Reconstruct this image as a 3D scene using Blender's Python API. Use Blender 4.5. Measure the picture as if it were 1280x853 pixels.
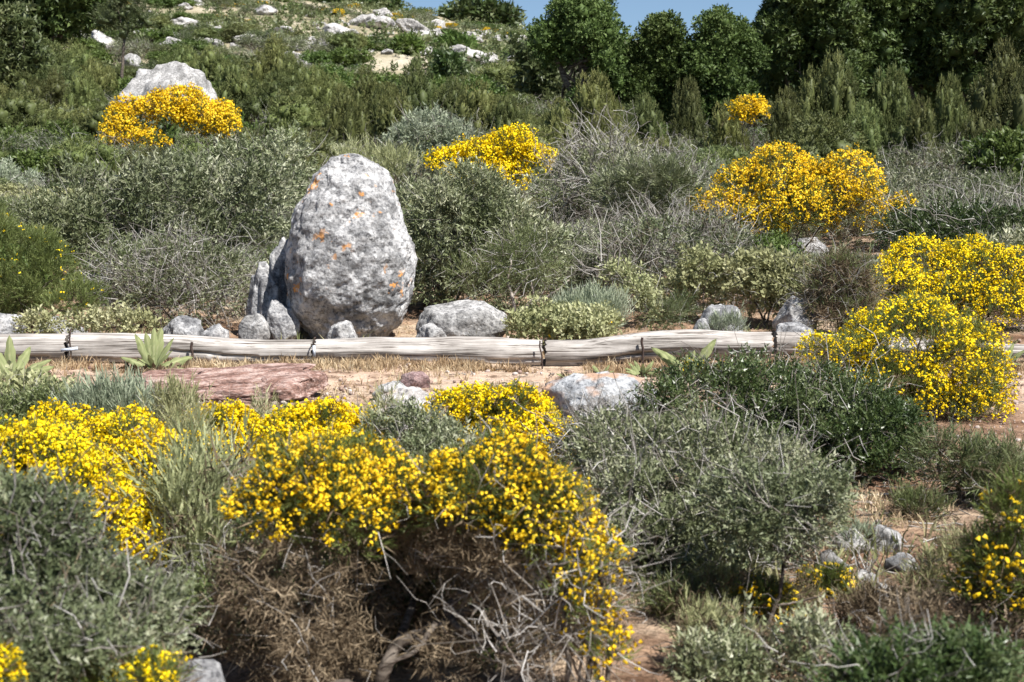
import bpy, math, random
import numpy as np
from mathutils import Matrix

for o in list(bpy.data.objects):
    bpy.data.objects.remove(o)
scene = bpy.context.scene
COL = scene.collection
random.seed(7)
RNG = np.random.default_rng(7)

# ------------------------------------------------------------------ camera, sky, sun, exposure
EYE = 1.75
PITCH = math.radians(4.05)
FPX = 50.0 / 36.0 * 1280.0
cd = bpy.data.cameras.new("camera")
cam = bpy.data.objects.new("camera", cd)
COL.objects.link(cam)
cd.lens = 50.0
cd.sensor_width = 36.0
cd.clip_start = 0.05
cd.clip_end = 3000.0
cd.dof.use_dof = True
cd.dof.focus_distance = 13.2
cd.dof.aperture_fstop = 4.5
cam.location = (0, 0, EYE)
cam.rotation_euler = (math.radians(90) - PITCH, 0, 0)
scene.camera = cam

SUN = np.array([0.42, -0.38, 0.82])
SUN /= np.linalg.norm(SUN)
SUN_EL = math.asin(SUN[2])
SUN_ROT = math.atan2(SUN[0], SUN[1])
world = bpy.data.worlds.new("World")
scene.world = world
world.use_nodes = True
wn = world.node_tree.nodes
wl = world.node_tree.links
sky = wn.new("ShaderNodeTexSky")
sky.sky_type = 'NISHITA'
sky.sun_disc = False
sky.sun_elevation = SUN_EL
sky.sun_rotation = SUN_ROT
sky.altitude = 300
sky.air_density = 1.0
sky.dust_density = 0.25
sky.ozone_density = 3.6
bg = wn["Background"]
wl.new(sky.outputs[0], bg.inputs[0])
bg.inputs[1].default_value = 0.055
sl = bpy.data.lights.new("sun", 'SUN')
sl.energy = 5.0
sl.angle = math.radians(0.5)
sl.color = (1.0, 0.965, 0.915)
sun = bpy.data.objects.new("sun", sl)
COL.objects.link(sun)
sun.rotation_euler = (math.pi / 2 - SUN_EL, 0, math.atan2(SUN[0], -SUN[1]))
scene.view_settings.view_transform = 'Standard'
scene.view_settings.look = 'None'
scene.view_settings.exposure = 1.1
scene.view_settings.gamma = 1.0
scene.view_settings.use_curve_mapping = False
scene.cycles.max_bounces = 6
scene.cycles.diffuse_bounces = 3
scene.cycles.glossy_bounces = 2
scene.cycles.transmission_bounces = 3


# ------------------------------------------------------------------ small maths
def at(px, py, Y):
    """world point at depth Y that is seen at pixel (px, py) of the 1280x853 photograph"""
    a = (px - 640.0) / FPX
    b = -(py - 426.5) / FPX
    c, s = math.cos(PITCH), math.sin(PITCH)
    fy, fz = c + b * s, -s + b * c
    t = Y / fy
    return np.array([a * t, Y, EYE + fz * t])


def row_of(Y, z):
    c, s = math.cos(PITCH), math.sin(PITCH)
    dz = z - EYE
    return 426.5 - FPX * (Y * s + dz * c) / (Y * c - dz * s)


def _hash(ix, iy, iz):
    h = (ix * 374761393 + iy * 668265263 + iz * 2147483647 + 12345) & 0xFFFFFFFF
    h = ((h ^ (h >> 13)) * 1274126177) & 0xFFFFFFFF
    h = (h ^ (h >> 16)) & 0xFFFF
    return h / 65535.0


def vnoise(p):
    p = np.asarray(p, dtype=np.float64)
    i = np.floor(p).astype(np.int64)
    f = p - i
    u = f * f * (3 - 2 * f)
    r = 0
    for dx in (0, 1):
        wx = u[..., 0] if dx else 1 - u[..., 0]
        for dy in (0, 1):
            wy = u[..., 1] if dy else 1 - u[..., 1]
            for dz in (0, 1):
                wz = u[..., 2] if dz else 1 - u[..., 2]
                r = r + wx * wy * wz * _hash(i[..., 0] + dx, i[..., 1] + dy, i[..., 2] + dz)
    return r * 2 - 1


def fbm(p, octv=4, gain=0.5, lac=2.03):
    p = np.asarray(p, dtype=np.float64)
    a, r = 1.0, 0
    for k in range(octv):
        r = r + a * vnoise(p + 17.3 * k)
        p = p * lac
        a *= gain
    return r


def ridged(p, octv=4):
    p = np.asarray(p, dtype=np.float64)
    a, r = 1.0, 0
    for k in range(octv):
        r = r + a * (1 - np.abs(vnoise(p + 9.1 * k)) * 2)
        p = p * 2.1
        a *= 0.5
    return r


def norm(v):
    return v / np.maximum(np.linalg.norm(v, axis=-1, keepdims=True), 1e-9)


# ------------------------------------------------------------------ terrain heights
_TY = np.array([-60, -20, 0, 3, 5, 7, 9, 11, 12.7, 14, 15, 18, 25, 35, 50, 70, 100, 130, 150, 165, 200, 260, 400, 700.0])
_TZ = np.array([-2.6, -1.9, -1.8, -1.75, -1.65, -1.5, -1.33, -1.2, -1.1, -1.0, -.9, -.5, .3, 1.7, 4.1, 8.3, 13.6, 18.5, 21.4, 21.3, 17, 10, -5, -30.0]) + EYE


def ground(x, y):
    x = np.asarray(x, dtype=np.float64)
    y = np.asarray(y, dtype=np.float64)
    z = (np.interp(y - 0.7, _TY, _TZ) + np.interp(y, _TY, _TZ) + np.interp(y + 0.7, _TY, _TZ)) / 3
    w = np.clip((y - 30) / 110, 0, 1)
    tilt = np.where(x < 0, 10 * (1 - np.exp(x / 55)), -8 * (1 - np.exp(-x / 90)))
    z = z + w * tilt
    z = z + .05 * np.exp(-((y - 12.8) / .26) ** 2) * np.clip((x + 1) / 3 + .55, .3, 1)       # earth banked along the logs
    p = np.stack([x, y, np.zeros_like(x)], -1)
    amp = np.interp(y, [10, 13, 20, 60, 150], [.05, .03, .12, .5, .55])
    z = z + amp * fbm(p * 0.11 + 3.1, 2) + np.interp(y, [10, 20, 60], [.025, .05, .12]) * fbm(p * 0.9 + 8.7, 3)
    return z


def depth_of(px, row, y0=30.0):
    """depth at which the ground is seen at a photograph pixel"""
    for y in np.arange(y0, 170, .5 if y0 > 20 else .03):
        if row_of(y, float(ground((px - 640) / FPX * y, y))) <= row: return y
    return 150.0


# ------------------------------------------------------------------ object helpers
def tag(o, label=None, cat=None, group=None, kind=None):
    if label: o['label'] = label
    if cat: o['category'] = cat
    if group: o['group'] = group
    if kind: o['kind'] = kind
    return o


def thing(name, label, cat, loc=(0, 0, 0), group=None):
    o = bpy.data.objects.new(name, None)
    COL.objects.link(o)
    o.location = [float(v) for v in loc]
    o.empty_display_size = 0.1
    return tag(o, label, cat, group)


def mesh_from(name, V, F, mat, tint=None, smooth=False):
    V = np.ascontiguousarray(V, dtype=np.float32).reshape(-1, 3)
    F = np.ascontiguousarray(F, dtype=np.int32).reshape(-1, 3)
    me = bpy.data.meshes.new(name)
    me.vertices.add(len(V))
    me.vertices.foreach_set('co', V.ravel())
    me.loops.add(F.size)
    me.loops.foreach_set('vertex_index', F.ravel())
    me.polygons.add(len(F))
    me.polygons.foreach_set('loop_start', np.arange(len(F), dtype=np.int32) * 3)
    if smooth:
        me.polygons.foreach_set('use_smooth', np.ones(len(F), dtype=bool))
    if tint is not None:
        a = me.attributes.new('tint', 'FLOAT', 'POINT')
        a.data.foreach_set('value', np.ascontiguousarray(tint, dtype=np.float32).ravel())
    me.materials.append(mat)
    me.update(calc_edges=True)
    return me


def obj(name, me, parent=None, loc=None, kind=None):
    o = bpy.data.objects.new(name, me)
    COL.objects.link(o)
    if parent is not None: o.parent = parent
    if loc is not None: o.location = [float(v) for v in loc]
    if kind: o['kind'] = kind
    return o


class Geo:
    def __init__(s):
        s.V, s.F, s.T, s.n = [], [], [], 0

    def add(s, V, F, tint=0.5):
        V = np.asarray(V).reshape(-1, 3)
        F = np.asarray(F).reshape(-1, 3)
        s.V.append(V)
        s.F.append(F + s.n)
        s.T.append(np.broadcast_to(np.asarray(tint, dtype=np.float32), (len(V),)) if np.ndim(tint) == 0 else np.asarray(tint).ravel())
        s.n += len(V)

    def mesh(s, name, mat, smooth=False):
        return mesh_from(name, np.concatenate(s.V), np.concatenate(s.F), mat, np.concatenate(s.T), smooth)

    def build(s, name, mat, parent=None, loc=None, kind=None, smooth=False):
        return obj(name, s.mesh(name, mat, smooth), parent, loc, kind)


def basis(d, rng):
    d = norm(d)
    a = norm(np.cross(d, rng.normal(size=d.shape)))
    b = np.cross(d, a)
    return np.stack([a, b, d], 1)


def scatter(geo, T, pos, dirs, size, rng, tint=None):
    """copies of template T=(verts, faces) at pos, +z turned along dirs"""
    TV, TF = T
    n = len(pos)
    if n == 0: return
    R = basis(dirs, rng)
    V = np.einsum('vk,nkj->nvj', TV, R) * np.asarray(size).reshape(-1, 1, 1) + pos[:, None, :]
    F = TF[None] + (np.arange(n) * len(TV))[:, None, None]
    if tint is None: tint = rng.random(n)
    t = np.repeat(tint, len(TV)) + (rng.random(n * len(TV)) - .5) * .15
    geo.add(V, F, t)


def tubes(geo, pts, rad, sides=3, tint=None, rng=RNG, caps=False):
    """pts (n,k,3), rad (n,k)"""
    n, k, _ = pts.shape
    tan = norm(np.gradient(pts, axis=1))
    ref = norm(rng.normal(size=(n, 1, 3)) + 0 * tan)
    a = norm(np.cross(tan, ref))
    b = np.cross(tan, a)
    an = np.arange(sides) * 2 * math.pi / sides
    ring = a[:, :, None, :] * np.cos(an)[None, None, :, None] + b[:, :, None, :] * np.sin(an)[None, None, :, None]
    V = pts[:, :, None, :] + ring * rad[:, :, None, None]
    idx = np.arange(k * sides).reshape(k, sides)
    q = []
    for i in range(k - 1):
        for j in range(sides):
            j2 = (j + 1) % sides
            q += [[idx[i, j], idx[i, j2], idx[i + 1, j2]], [idx[i, j], idx[i + 1, j2], idx[i + 1, j]]]
    if caps:
        for j in range(1, sides - 1):
            q += [[idx[0, 0], idx[0, j + 1], idx[0, j]], [idx[-1, 0], idx[-1, j], idx[-1, j + 1]]]
    q = np.array(q)
    F = q[None] + (np.arange(n) * k * sides)[:, None, None]
    if tint is None: tint = rng.random(n)
    geo.add(V, F, np.repeat(tint, k * sides))


def bend_line(p, k=10, wob=0.05, rng=RNG):
    """smooth polyline through control points with a little wobble"""
    p = np.asarray(p, dtype=float)
    t = np.linspace(0, len(p) - 1, k)
    q = np.stack([np.interp(t, np.arange(len(p)), p[:, i]) for i in range(3)], 1)
    q[1:-1] = (q[:-2] + 2 * q[1:-1] + q[2:]) / 4
    L = np.linalg.norm(p[-1] - p[0])
    q[1:] += rng.normal(size=(k - 1, 3)) * wob * L / k * 2
    return q


# ------------------------------------------------------------------ materials
def new_mat(name):
    m = bpy.data.materials.new(name)
    m.use_nodes = True
    nt = m.node_tree
    nt.nodes.clear()
    return m, nt, nt.nodes, nt.links


def N(nt, t, **kw):
    n = nt.nodes.new(t)
    for k, v in kw.items():
        if k in n.inputs: n.inputs[k].default_value = v
        else: setattr(n, k, v)
    return n


def ramp(nt, fac, stops):
    r = nt.nodes.new('ShaderNodeValToRGB')
    e = r.color_ramp.elements
    while len(e) < len(stops): e.new(0.5)
    for el, (p, c) in zip(e, stops):
        el.position = p
        el.color = (*c, 1) if len(c) == 3 else c
    nt.links.new(fac, r.inputs[0])
    return r.outputs[0]


def mixc(nt, fac, a, b, mode='MIX'):
    m = nt.nodes.new('ShaderNodeMix')
    m.data_type = 'RGBA'
    m.blend_type = mode
    for s, v in ((0, fac), (6, a), (7, b)):
        if hasattr(v, 'node'): nt.links.new(v, m.inputs[s])
        elif s == 0: m.inputs[0].default_value = v
        else: m.inputs[s].default_value = (*v, 1)
    return m.outputs[2]


def leaf_mat(name, cols, transl=0.25, rough=0.55, spec=0.3, vary=0.25, hue=0.0):
    m, nt, nd, lk = new_mat(name)
    at_ = N(nt, 'ShaderNodeAttribute', attribute_name='tint')
    k = len(cols)
    c = ramp(nt, at_.outputs['Fac'], [(i / max(k - 1, 1), cols[i]) for i in range(k)])
    oi = N(nt, 'ShaderNodeObjectInfo')
    hsv = N(nt, 'ShaderNodeHueSaturation')
    mr = N(nt, 'ShaderNodeMapRange')
    mr.inputs[3].default_value = 1 - vary
    mr.inputs[4].default_value = 1 + vary
    lk.new(oi.outputs['Random'], mr.inputs[0])
    lk.new(mr.outputs[0], hsv.inputs['Value'])
    mr2 = N(nt, 'ShaderNodeMapRange')
    mr2.inputs[3].default_value = 0.5 - hue
    mr2.inputs[4].default_value = 0.5 + hue
    fr = N(nt, 'ShaderNodeMath', operation='FRACT')
    mu = N(nt, 'ShaderNodeMath', operation='MULTIPLY')
    mu.inputs[1].default_value = 7.31
    lk.new(oi.outputs['Random'], mu.inputs[0])
    lk.new(mu.outputs[0], fr.inputs[0])
    lk.new(fr.outputs[0], mr2.inputs[0])
    lk.new(mr2.outputs[0], hsv.inputs['Hue'])
    lk.new(c, hsv.inputs['Color'])
    p = N(nt, 'ShaderNodeBsdfPrincipled')
    p.inputs['Roughness'].default_value = rough
    p.inputs['Specular IOR Level'].default_value = spec
    lk.new(hsv.outputs[0], p.inputs['Base Color'])
    out = N(nt, 'ShaderNodeOutputMaterial')
    if transl > 0:
        tr = N(nt, 'ShaderNodeBsdfTranslucent')
        lk.new(hsv.outputs[0], tr.inputs[0])
        mx = N(nt, 'ShaderNodeMixShader')
        mx.inputs[0].default_value = transl
        lk.new(p.outputs[0], mx.inputs[1])
        lk.new(tr.outputs[0], mx.inputs[2])
        lk.new(mx.outputs[0], out.inputs[0])
    else:
        lk.new(p.outputs[0], out.inputs[0])
    return m


def rock_mat(name, dark, mid, light, lichen=None, scale=1.0, bump=0.5, soil=None, aniso=(1, 1, 1)):
    m, nt, nd, lk = new_mat(name)
    tc = N(nt, 'ShaderNodeTexCoord')
    mp = N(nt, 'ShaderNodeMapping')
    mp.inputs['Scale'].default_value = tuple(scale * q for q in aniso)
    oi = N(nt, 'ShaderNodeObjectInfo')
    mv = N(nt, 'ShaderNodeVectorMath', operation='SCALE')
    mv.inputs[0].default_value = (31, 17, 23)
    lk.new(oi.outputs['Random'], mv.inputs['Scale'])
    lk.new(mv.outputs[0], mp.inputs['Location'])
    lk.new(tc.outputs['Object'], mp.inputs[0])
    v = mp.outputs[0]
    n1 = N(nt, 'ShaderNodeTexNoise', Scale=3.0, Detail=8.0, Roughness=0.65)
    n2 = N(nt, 'ShaderNodeTexNoise', Scale=22.0, Detail=8.0, Roughness=0.75)
    n3 = N(nt, 'ShaderNodeTexNoise', Scale=9.0, Detail=6.0, Roughness=0.6)
    vo = N(nt, 'ShaderNodeTexVoronoi', Scale=26.0)
    for q in (n1, n2, n3, vo): lk.new(v, q.inputs['Vector'])
    c = ramp(nt, n1.outputs[0], [(0.36, dark), (0.5, mid), (0.62, light)])
    f2 = ramp(nt, n2.outputs[0], [(0.36, (0.22, 0.22, 0.23)), (0.47, (0.78, .78, .78)), (0.58, (1.15, 1.14, 1.12))])
    c = mixc(nt, 1.0, c, f2, 'MULTIPLY')
    w = ramp(nt, n3.outputs[0], [(0.54, (0, 0, 0)), (0.68, (1, 1, 1))])
    c = mixc(nt, w, c, light)
    if soil:
        n5 = N(nt, 'ShaderNodeTexNoise', Scale=2.6, Detail=5.0)
        lk.new(v, n5.inputs['Vector'])
        s = ramp(nt, n5.outputs[0], [(0.53, (0, 0, 0)), (0.61, (1, 1, 1))])
        c = mixc(nt, s, c, soil)
    if lichen:
        n4 = N(nt, 'ShaderNodeTexNoise', Scale=7.0, Detail=4.0, Roughness=0.6)
        n6 = N(nt, 'ShaderNodeTexNoise', Scale=1.6, Detail=2.0)
        lk.new(v, n4.inputs['Vector'])
        lk.new(v, n6.inputs['Vector'])
        mu = N(nt, 'ShaderNodeMath', operation='MULTIPLY')
        a = ramp(nt, n4.outputs[0], [(0.61, (0, 0, 0)), (0.66, (1, 1, 1))])
        b = ramp(nt, n6.outputs[0], [(0.48, (0, 0, 0)), (0.56, (1, 1, 1))])
        lk.new(a, mu.inputs[0])
        lk.new(b, mu.inputs[1])
        mu2 = N(nt, 'ShaderNodeMath', operation='MULTIPLY')
        mu2.inputs[1].default_value = 0.8
        lk.new(mu.outputs[0], mu2.inputs[0])
        c = mixc(nt, mu2.outputs[0], c, lichen)
    p = N(nt, 'ShaderNodeBsdfPrincipled', Roughness=0.9)
    p.inputs['Specular IOR Level'].default_value = 0.2
    lk.new(c, p.inputs['Base Color'])
    ad = N(nt, 'ShaderNodeMath', operation='ADD')
    mu3 = N(nt, 'ShaderNodeMath', operation='MULTIPLY')
    mu3.inputs[1].default_value = 0.5
    lk.new(vo.outputs['Distance'], mu3.inputs[0])
    lk.new(n2.outputs[0], ad.inputs[0])
    lk.new(mu3.outputs[0], ad.inputs[1])
    bp = N(nt, 'ShaderNodeBump', Strength=bump, Distance=0.03 / scale)
    lk.new(ad.outputs[0], bp.inputs['Height'])
    lk.new(bp.outputs[0], p.inputs['Normal'])
    out = N(nt, 'ShaderNodeOutputMaterial')
    lk.new(p.outputs[0], out.inputs[0])
    return m


def wood_mat(name, cols, sx=0.6, sc=26, end=False):
    m, nt, nd, lk = new_mat(name)
    tc = N(nt, 'ShaderNodeTexCoord')
    oi = N(nt, 'ShaderNodeObjectInfo')
    mv = N(nt, 'ShaderNodeVectorMath', operation='SCALE')
    mv.inputs[0].default_value = (13, 7, 9)
    lk.new(oi.outputs['Random'], mv.inputs['Scale'])
    def mapped(s):
        mp = N(nt, 'ShaderNodeMapping')
        mp.inputs['Scale'].default_value = s
        lk.new(mv.outputs[0], mp.inputs['Location'])
        lk.new(tc.outputs['Object'], mp.inputs[0])
        return mp.outputs[0]
    n1 = N(nt, 'ShaderNodeTexNoise', Scale=1.0, Detail=8.0, Roughness=0.65, Distortion=0.4)
    lk.new(mapped((sx, sc, sc)), n1.inputs['Vector'])
    n2 = N(nt, 'ShaderNodeTexNoise', Scale=2.2, Detail=5.0, Roughness=0.6)
    lk.new(mapped((1, 1, 1)), n2.inputs['Vector'])
    n3 = N(nt, 'ShaderNodeTexNoise', Scale=1.0, Detail=6.0, Roughness=0.6, Distortion=0.3)
    lk.new(mapped((sx * 1.3, sc * 2.6, sc * 2.6)), n3.inputs['Vector'])
    c = ramp(nt, n1.outputs[0], [(0.33, cols[0]), (0.45, cols[1]), (0.62, cols[2])])
    f = ramp(nt, n2.outputs[0], [(0.35, (0.72, 0.69, 0.66)), (0.6, (1.08, 1.06, 1.03))])
    c = mixc(nt, 1.0, c, f, 'MULTIPLY')
    g = ramp(nt, n3.outputs[0], [(0.38, (0.2, 0.17, 0.15)), (0.45, (1, 1, 1))])
    c = mixc(nt, 0.9, c, g, 'MULTIPLY')
    p = N(nt, 'ShaderNodeBsdfPrincipled', Roughness=0.85)
    p.inputs['Specular IOR Level'].default_value = 0.2
    lk.new(c, p.inputs['Base Color'])
    bp = N(nt, 'ShaderNodeBump', Strength=0.5, Distance=0.012)
    ad = N(nt, 'ShaderNodeMath', operation='ADD')
    lk.new(n1.outputs[0], ad.inputs[0])
    lk.new(n3.outputs[0], ad.inputs[1])
    lk.new(ad.outputs[0], bp.inputs['Height'])
    lk.new(bp.outputs[0], p.inputs['Normal'])
    out = N(nt, 'ShaderNodeOutputMaterial')
    lk.new(p.outputs[0], out.inputs[0])
    return m


def ground_mat():
    m, nt, nd, lk = new_mat('soil')
    ge = N(nt, 'ShaderNodeNewGeometry')
    pos = ge.outputs['Position']
    def noise(s, d=6.0, r=0.6):
        n = N(nt, 'ShaderNodeTexNoise', Scale=s, Detail=d, Roughness=r)
        lk.new(pos, n.inputs['Vector'])
        return n.outputs[0]
    big, med, fine = noise(0.9), noise(5.0, 7.0, 0.65), noise(38.0, 6.0, 0.7)
    c = ramp(nt, big, [(0.36, (0.175, 0.105, 0.068)), (0.5, (0.28, 0.19, 0.13)), (0.62, (0.42, 0.335, 0.245))])
    d = ramp(nt, med, [(0.35, (0.55, 0.5, 0.47)), (0.5, (1, 1, 1)), (0.65, (1.3, 1.27, 1.22))])
    c = mixc(nt, 1.0, c, d, 'MULTIPLY')
    f = ramp(nt, fine, [(0.36, (0.45, 0.42, 0.4)), (0.5, (1, 1, 1)), (0.64, (1.35, 1.33, 1.3))])
    c = mixc(nt, 0.9, c, f, 'MULTIPLY')
    # trodden pale strip in front of the logs, greyer soil up the slope (what the place is made of)
    sx = N(nt, 'ShaderNodeSeparateXYZ')
    lk.new(pos, sx.inputs[0])
    mrp = N(nt, 'ShaderNodeMapRange', interpolation_type='SMOOTHSTEP')
    mrp.inputs[1].default_value = 10.4
    mrp.inputs[2].default_value = 11.6
    lk.new(sx.outputs[1], mrp.inputs[0])
    mrq = N(nt, 'ShaderNodeMapRange', interpolation_type='SMOOTHSTEP')
    mrq.inputs[1].default_value = 12.9
    mrq.inputs[2].default_value = 12.3
    lk.new(sx.outputs[1], mrq.inputs[0])
    mm = N(nt, 'ShaderNodeMath', operation='MULTIPLY')
    lk.new(mrp.outputs[0], mm.inputs[0])
    lk.new(mrq.outputs[0], mm.inputs[1])
    m2 = N(nt, 'ShaderNodeMath', operation='MULTIPLY')
    lk.new(mm.outputs[0], m2.inputs[0])
    lk.new(ramp(nt, med, [(0.38, (0, 0, 0)), (0.6, (0.9, 0.9, 0.9))]), m2.inputs[1])
    c = mixc(nt, m2.outputs[0], c, (0.56, 0.41, 0.31))
    hill = N(nt, 'ShaderNodeMapRange', interpolation_type='SMOOTHSTEP')
    hill.inputs[1].default_value = 22.0
    hill.inputs[2].default_value = 60.0
    lk.new(sx.outputs[1], hill.inputs[0])
    hb = ramp(nt, noise(0.16, 8.0, 0.7), [(0.36, (0.13, 0.125, 0.075)), (0.52, (0.27, 0.235, 0.16)), (0.66, (0.40, 0.36, 0.28))])
    hb = mixc(nt, 0.6, hb, d, 'MULTIPLY')
    c = mixc(nt, hill.outputs[0], c, hb)
    p = N(nt, 'ShaderNodeBsdfPrincipled', Roughness=0.95)
    p.inputs['Specular IOR Level'].default_value = 0.1
    lk.new(c, p.inputs['Base Color'])
    ad = N(nt, 'ShaderNodeMath', operation='ADD')
    lk.new(med, ad.inputs[0])
    lk.new(fine, ad.inputs[1])
    bp = N(nt, 'ShaderNodeBump', Strength=0.9, Distance=0.03)
    lk.new(ad.outputs[0], bp.inputs['Height'])
    lk.new(bp.outputs[0], p.inputs['Normal'])
    out = N(nt, 'ShaderNodeOutputMaterial')
    lk.new(p.outputs[0], out.inputs[0])
    return m


def plain_mat(name, col, rough=0.8, metal=0.0):
    m, nt, nd, lk = new_mat(name)
    tc = N(nt, 'ShaderNodeTexCoord')
    n = N(nt, 'ShaderNodeTexNoise', Scale=40.0, Detail=5.0)
    lk.new(tc.outputs['Object'], n.inputs['Vector'])
    c = ramp(nt, n.outputs[0], [(0.3, tuple(v * 0.6 for v in col)), (0.65, tuple(min(v * 1.25, 0.9) for v in col))])
    p = N(nt, 'ShaderNodeBsdfPrincipled', Roughness=rough, Metallic=metal)
    lk.new(c, p.inputs['Base Color'])
    out = N(nt, 'ShaderNodeOutputMaterial')
    lk.new(p.outputs[0], out.inputs[0])
    return m


M = dict(
    soil=ground_mat(),
    # grey-green maquis leaves, several kinds
    grey=leaf_mat('grey_green_leaf', [(0.075, 0.095, 0.038), (0.16, 0.182, 0.09), (0.40, 0.40, 0.275)], 0.12, 0.5, 0.4, 0.22, 0.012),
    olive=leaf_mat('olive_leaf', [(0.06, 0.085, 0.028), (0.115, 0.142, 0.055), (0.22, 0.24, 0.12)], 0.25, 0.5, 0.35, 0.32, 0.015),
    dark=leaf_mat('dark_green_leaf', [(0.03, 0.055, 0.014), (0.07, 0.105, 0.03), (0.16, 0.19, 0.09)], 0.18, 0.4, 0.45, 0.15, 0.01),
    tree=leaf_mat('tree_leaf', [(0.038, 0.063, 0.015), (0.085, 0.13, 0.034), (0.165, 0.215, 0.075)], 0.25, 0.6, 0.2, 0.15, 0.012),
    oak=leaf_mat('oak_leaf', [(0.026, 0.043, 0.011), (0.06, 0.09, 0.023), (0.13, 0.165, 0.05)], 0.18, 0.55, 0.25, 0.12, 0.01),
    bright=leaf_mat('bright_leaf', [(0.05, 0.085, 0.018), (0.09, 0.135, 0.03), (0.15, 0.20, 0.06)], 0.3, 0.5, 0.3, 0.15, 0.012),
    lime_leaf=leaf_mat('yellow_green_leaf', [(0.065, 0.09, 0.024), (0.13, 0.16, 0.046), (0.23, 0.255, 0.095)], 0.2, 0.55, 0.3, 0.1),
    juniper=leaf_mat('juniper_leaf', [(0.042, 0.055, 0.014), (0.09, 0.107, 0.031), (0.20, 0.212, 0.075)], 0.08, 0.6, 0.25, 0.32, 0.018),
    broom=leaf_mat('broom_stem_green', [(0.07, 0.10, 0.022), (0.125, 0.16, 0.04), (0.22, 0.24, 0.09)], 0.25, 0.55, 0.3, 0.1),
    pale=leaf_mat('pale_leaf', [(0.20, 0.215, 0.10), (0.33, 0.34, 0.17), (0.48, 0.48, 0.29)], 0.3, 0.7, 0.2, 0.12, 0.012),
    sage=leaf_mat('sage_leaf', [(0.17, 0.21, 0.13), (0.27, 0.31, 0.21), (0.4, 0.43, 0.32)], 0.25, 0.7, 0.2, 0.12, 0.01),
    dead=leaf_mat('dead_leaf', [(0.062, 0.046, 0.029), (0.145, 0.11, 0.07), (0.30, 0.24, 0.165)], 0.1, 0.8, 0.1, 0.12),
    straw=leaf_mat('straw', [(0.27, 0.18, 0.10), (0.42, 0.31, 0.185), (0.58, 0.49, 0.33)], 0.2, 0.7, 0.2, 0.1),
    grass=leaf_mat('grass_blade', [(0.12, 0.14, 0.05), (0.2, 0.21, 0.09), (0.40, 0.36, 0.2)], 0.3, 0.6, 0.25, 0.1),
    twig=leaf_mat('silver_twig', [(0.08, 0.068, 0.055), (0.22, 0.20, 0.178), (0.47, 0.45, 0.42)], 0.0, 0.8, 0.15, 0.15),
    bark=wood_mat('bark', [(0.035, 0.028, 0.022), (0.085, 0.07, 0.058), (0.19, 0.165, 0.14)], 5, 22),
    palewood=wood_mat('pale_dead_wood', [(0.14, 0.115, 0.095), (0.32, 0.28, 0.24), (0.48, 0.44, 0.4)], 5, 22),
    yel=leaf_mat('lemon_flower', [(0.68, 0.46, 0.002), (0.86, 0.64, 0.004), (0.93, 0.76, 0.02)], 0.3, 0.55, 0.2, 0.05),
    ora=leaf_mat('golden_flower', [(0.58, 0.36, 0.010), (0.82, 0.55, 0.012), (0.90, 0.68, 0.05)], 0.3, 0.55, 0.2, 0.06),
    lime=rock_mat('limestone', (0.15, 0.15, 0.152), (0.32, 0.318, 0.32), (0.56, 0.555, 0.55), (0.62, 0.27, 0.055), 1.0, 0.8),
    slate=rock_mat('grey_rock', (0.12, 0.12, 0.125), (0.24, 0.24, 0.245), (0.42, 0.415, 0.41), None, 1.6, 0.6),
    pale_rock=rock_mat('pale_rock', (0.16, 0.155, 0.15), (0.29, 0.285, 0.28), (0.45, 0.44, 0.43), None, 1.3, 0.6),
    rust_rock=rock_mat('rust_stained_rock', (0.3, 0.28, 0.27), (0.5, 0.475, 0.455), (0.68, 0.65, 0.625), None, 1.3, 0.7, soil=(0.42, 0.26, 0.175)),
    red_rock=rock_mat('red_rock', (0.10, 0.06, 0.05), (0.25, 0.145, 0.115), (0.44, 0.325, 0.285), None, 2.0, 0.8, aniso=(.8, 1.6, 3.0)),
    blue_rock=rock_mat('blue_grey_rock', (0.14, 0.15, 0.165), (0.27, 0.28, 0.295), (0.44, 0.445, 0.45), None, 1.2, 0.8, soil=(0.40, 0.26, 0.18)),
    purple_rock=rock_mat('purple_rock', (0.10, 0.07, 0.07), (0.2, 0.13, 0.125), (0.34, 0.25, 0.24), None, 2.5, 0.7),
    hill_rock=rock_mat('hill_rock', (0.19, 0.183, 0.178), (0.36, 0.347, 0.335), (0.55, 0.53, 0.515), None, 0.35, 0.7),
    log=wood_mat('weathered_log', [(0.10, 0.09, 0.08), (0.31, 0.292, 0.275), (0.49, 0.47, 0.45)], 1.1, 26),
    log_end=plain_mat('log_end_grain', (0.17, 0.15, 0.13)),
    iron=plain_mat('rusty_iron', (0.055, 0.035, 0.028), 0.8, 0.3),
    tagm=plain_mat('pale_tag', (0.5, 0.55, 0.62), 0.5),
    mullein=leaf_mat('woolly_leaf', [(0.15, 0.18, 0.075), (0.27, 0.295, 0.14), (0.46, 0.46, 0.27)], 0.3, 0.8, 0.15, 0.06),
    pebble=leaf_mat('pebble', [(0.14, 0.085, 0.07), (0.28, 0.2, 0.165), (0.5, 0.44, 0.4)], 0.0, 0.9, 0.15, 0.1),
)


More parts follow.
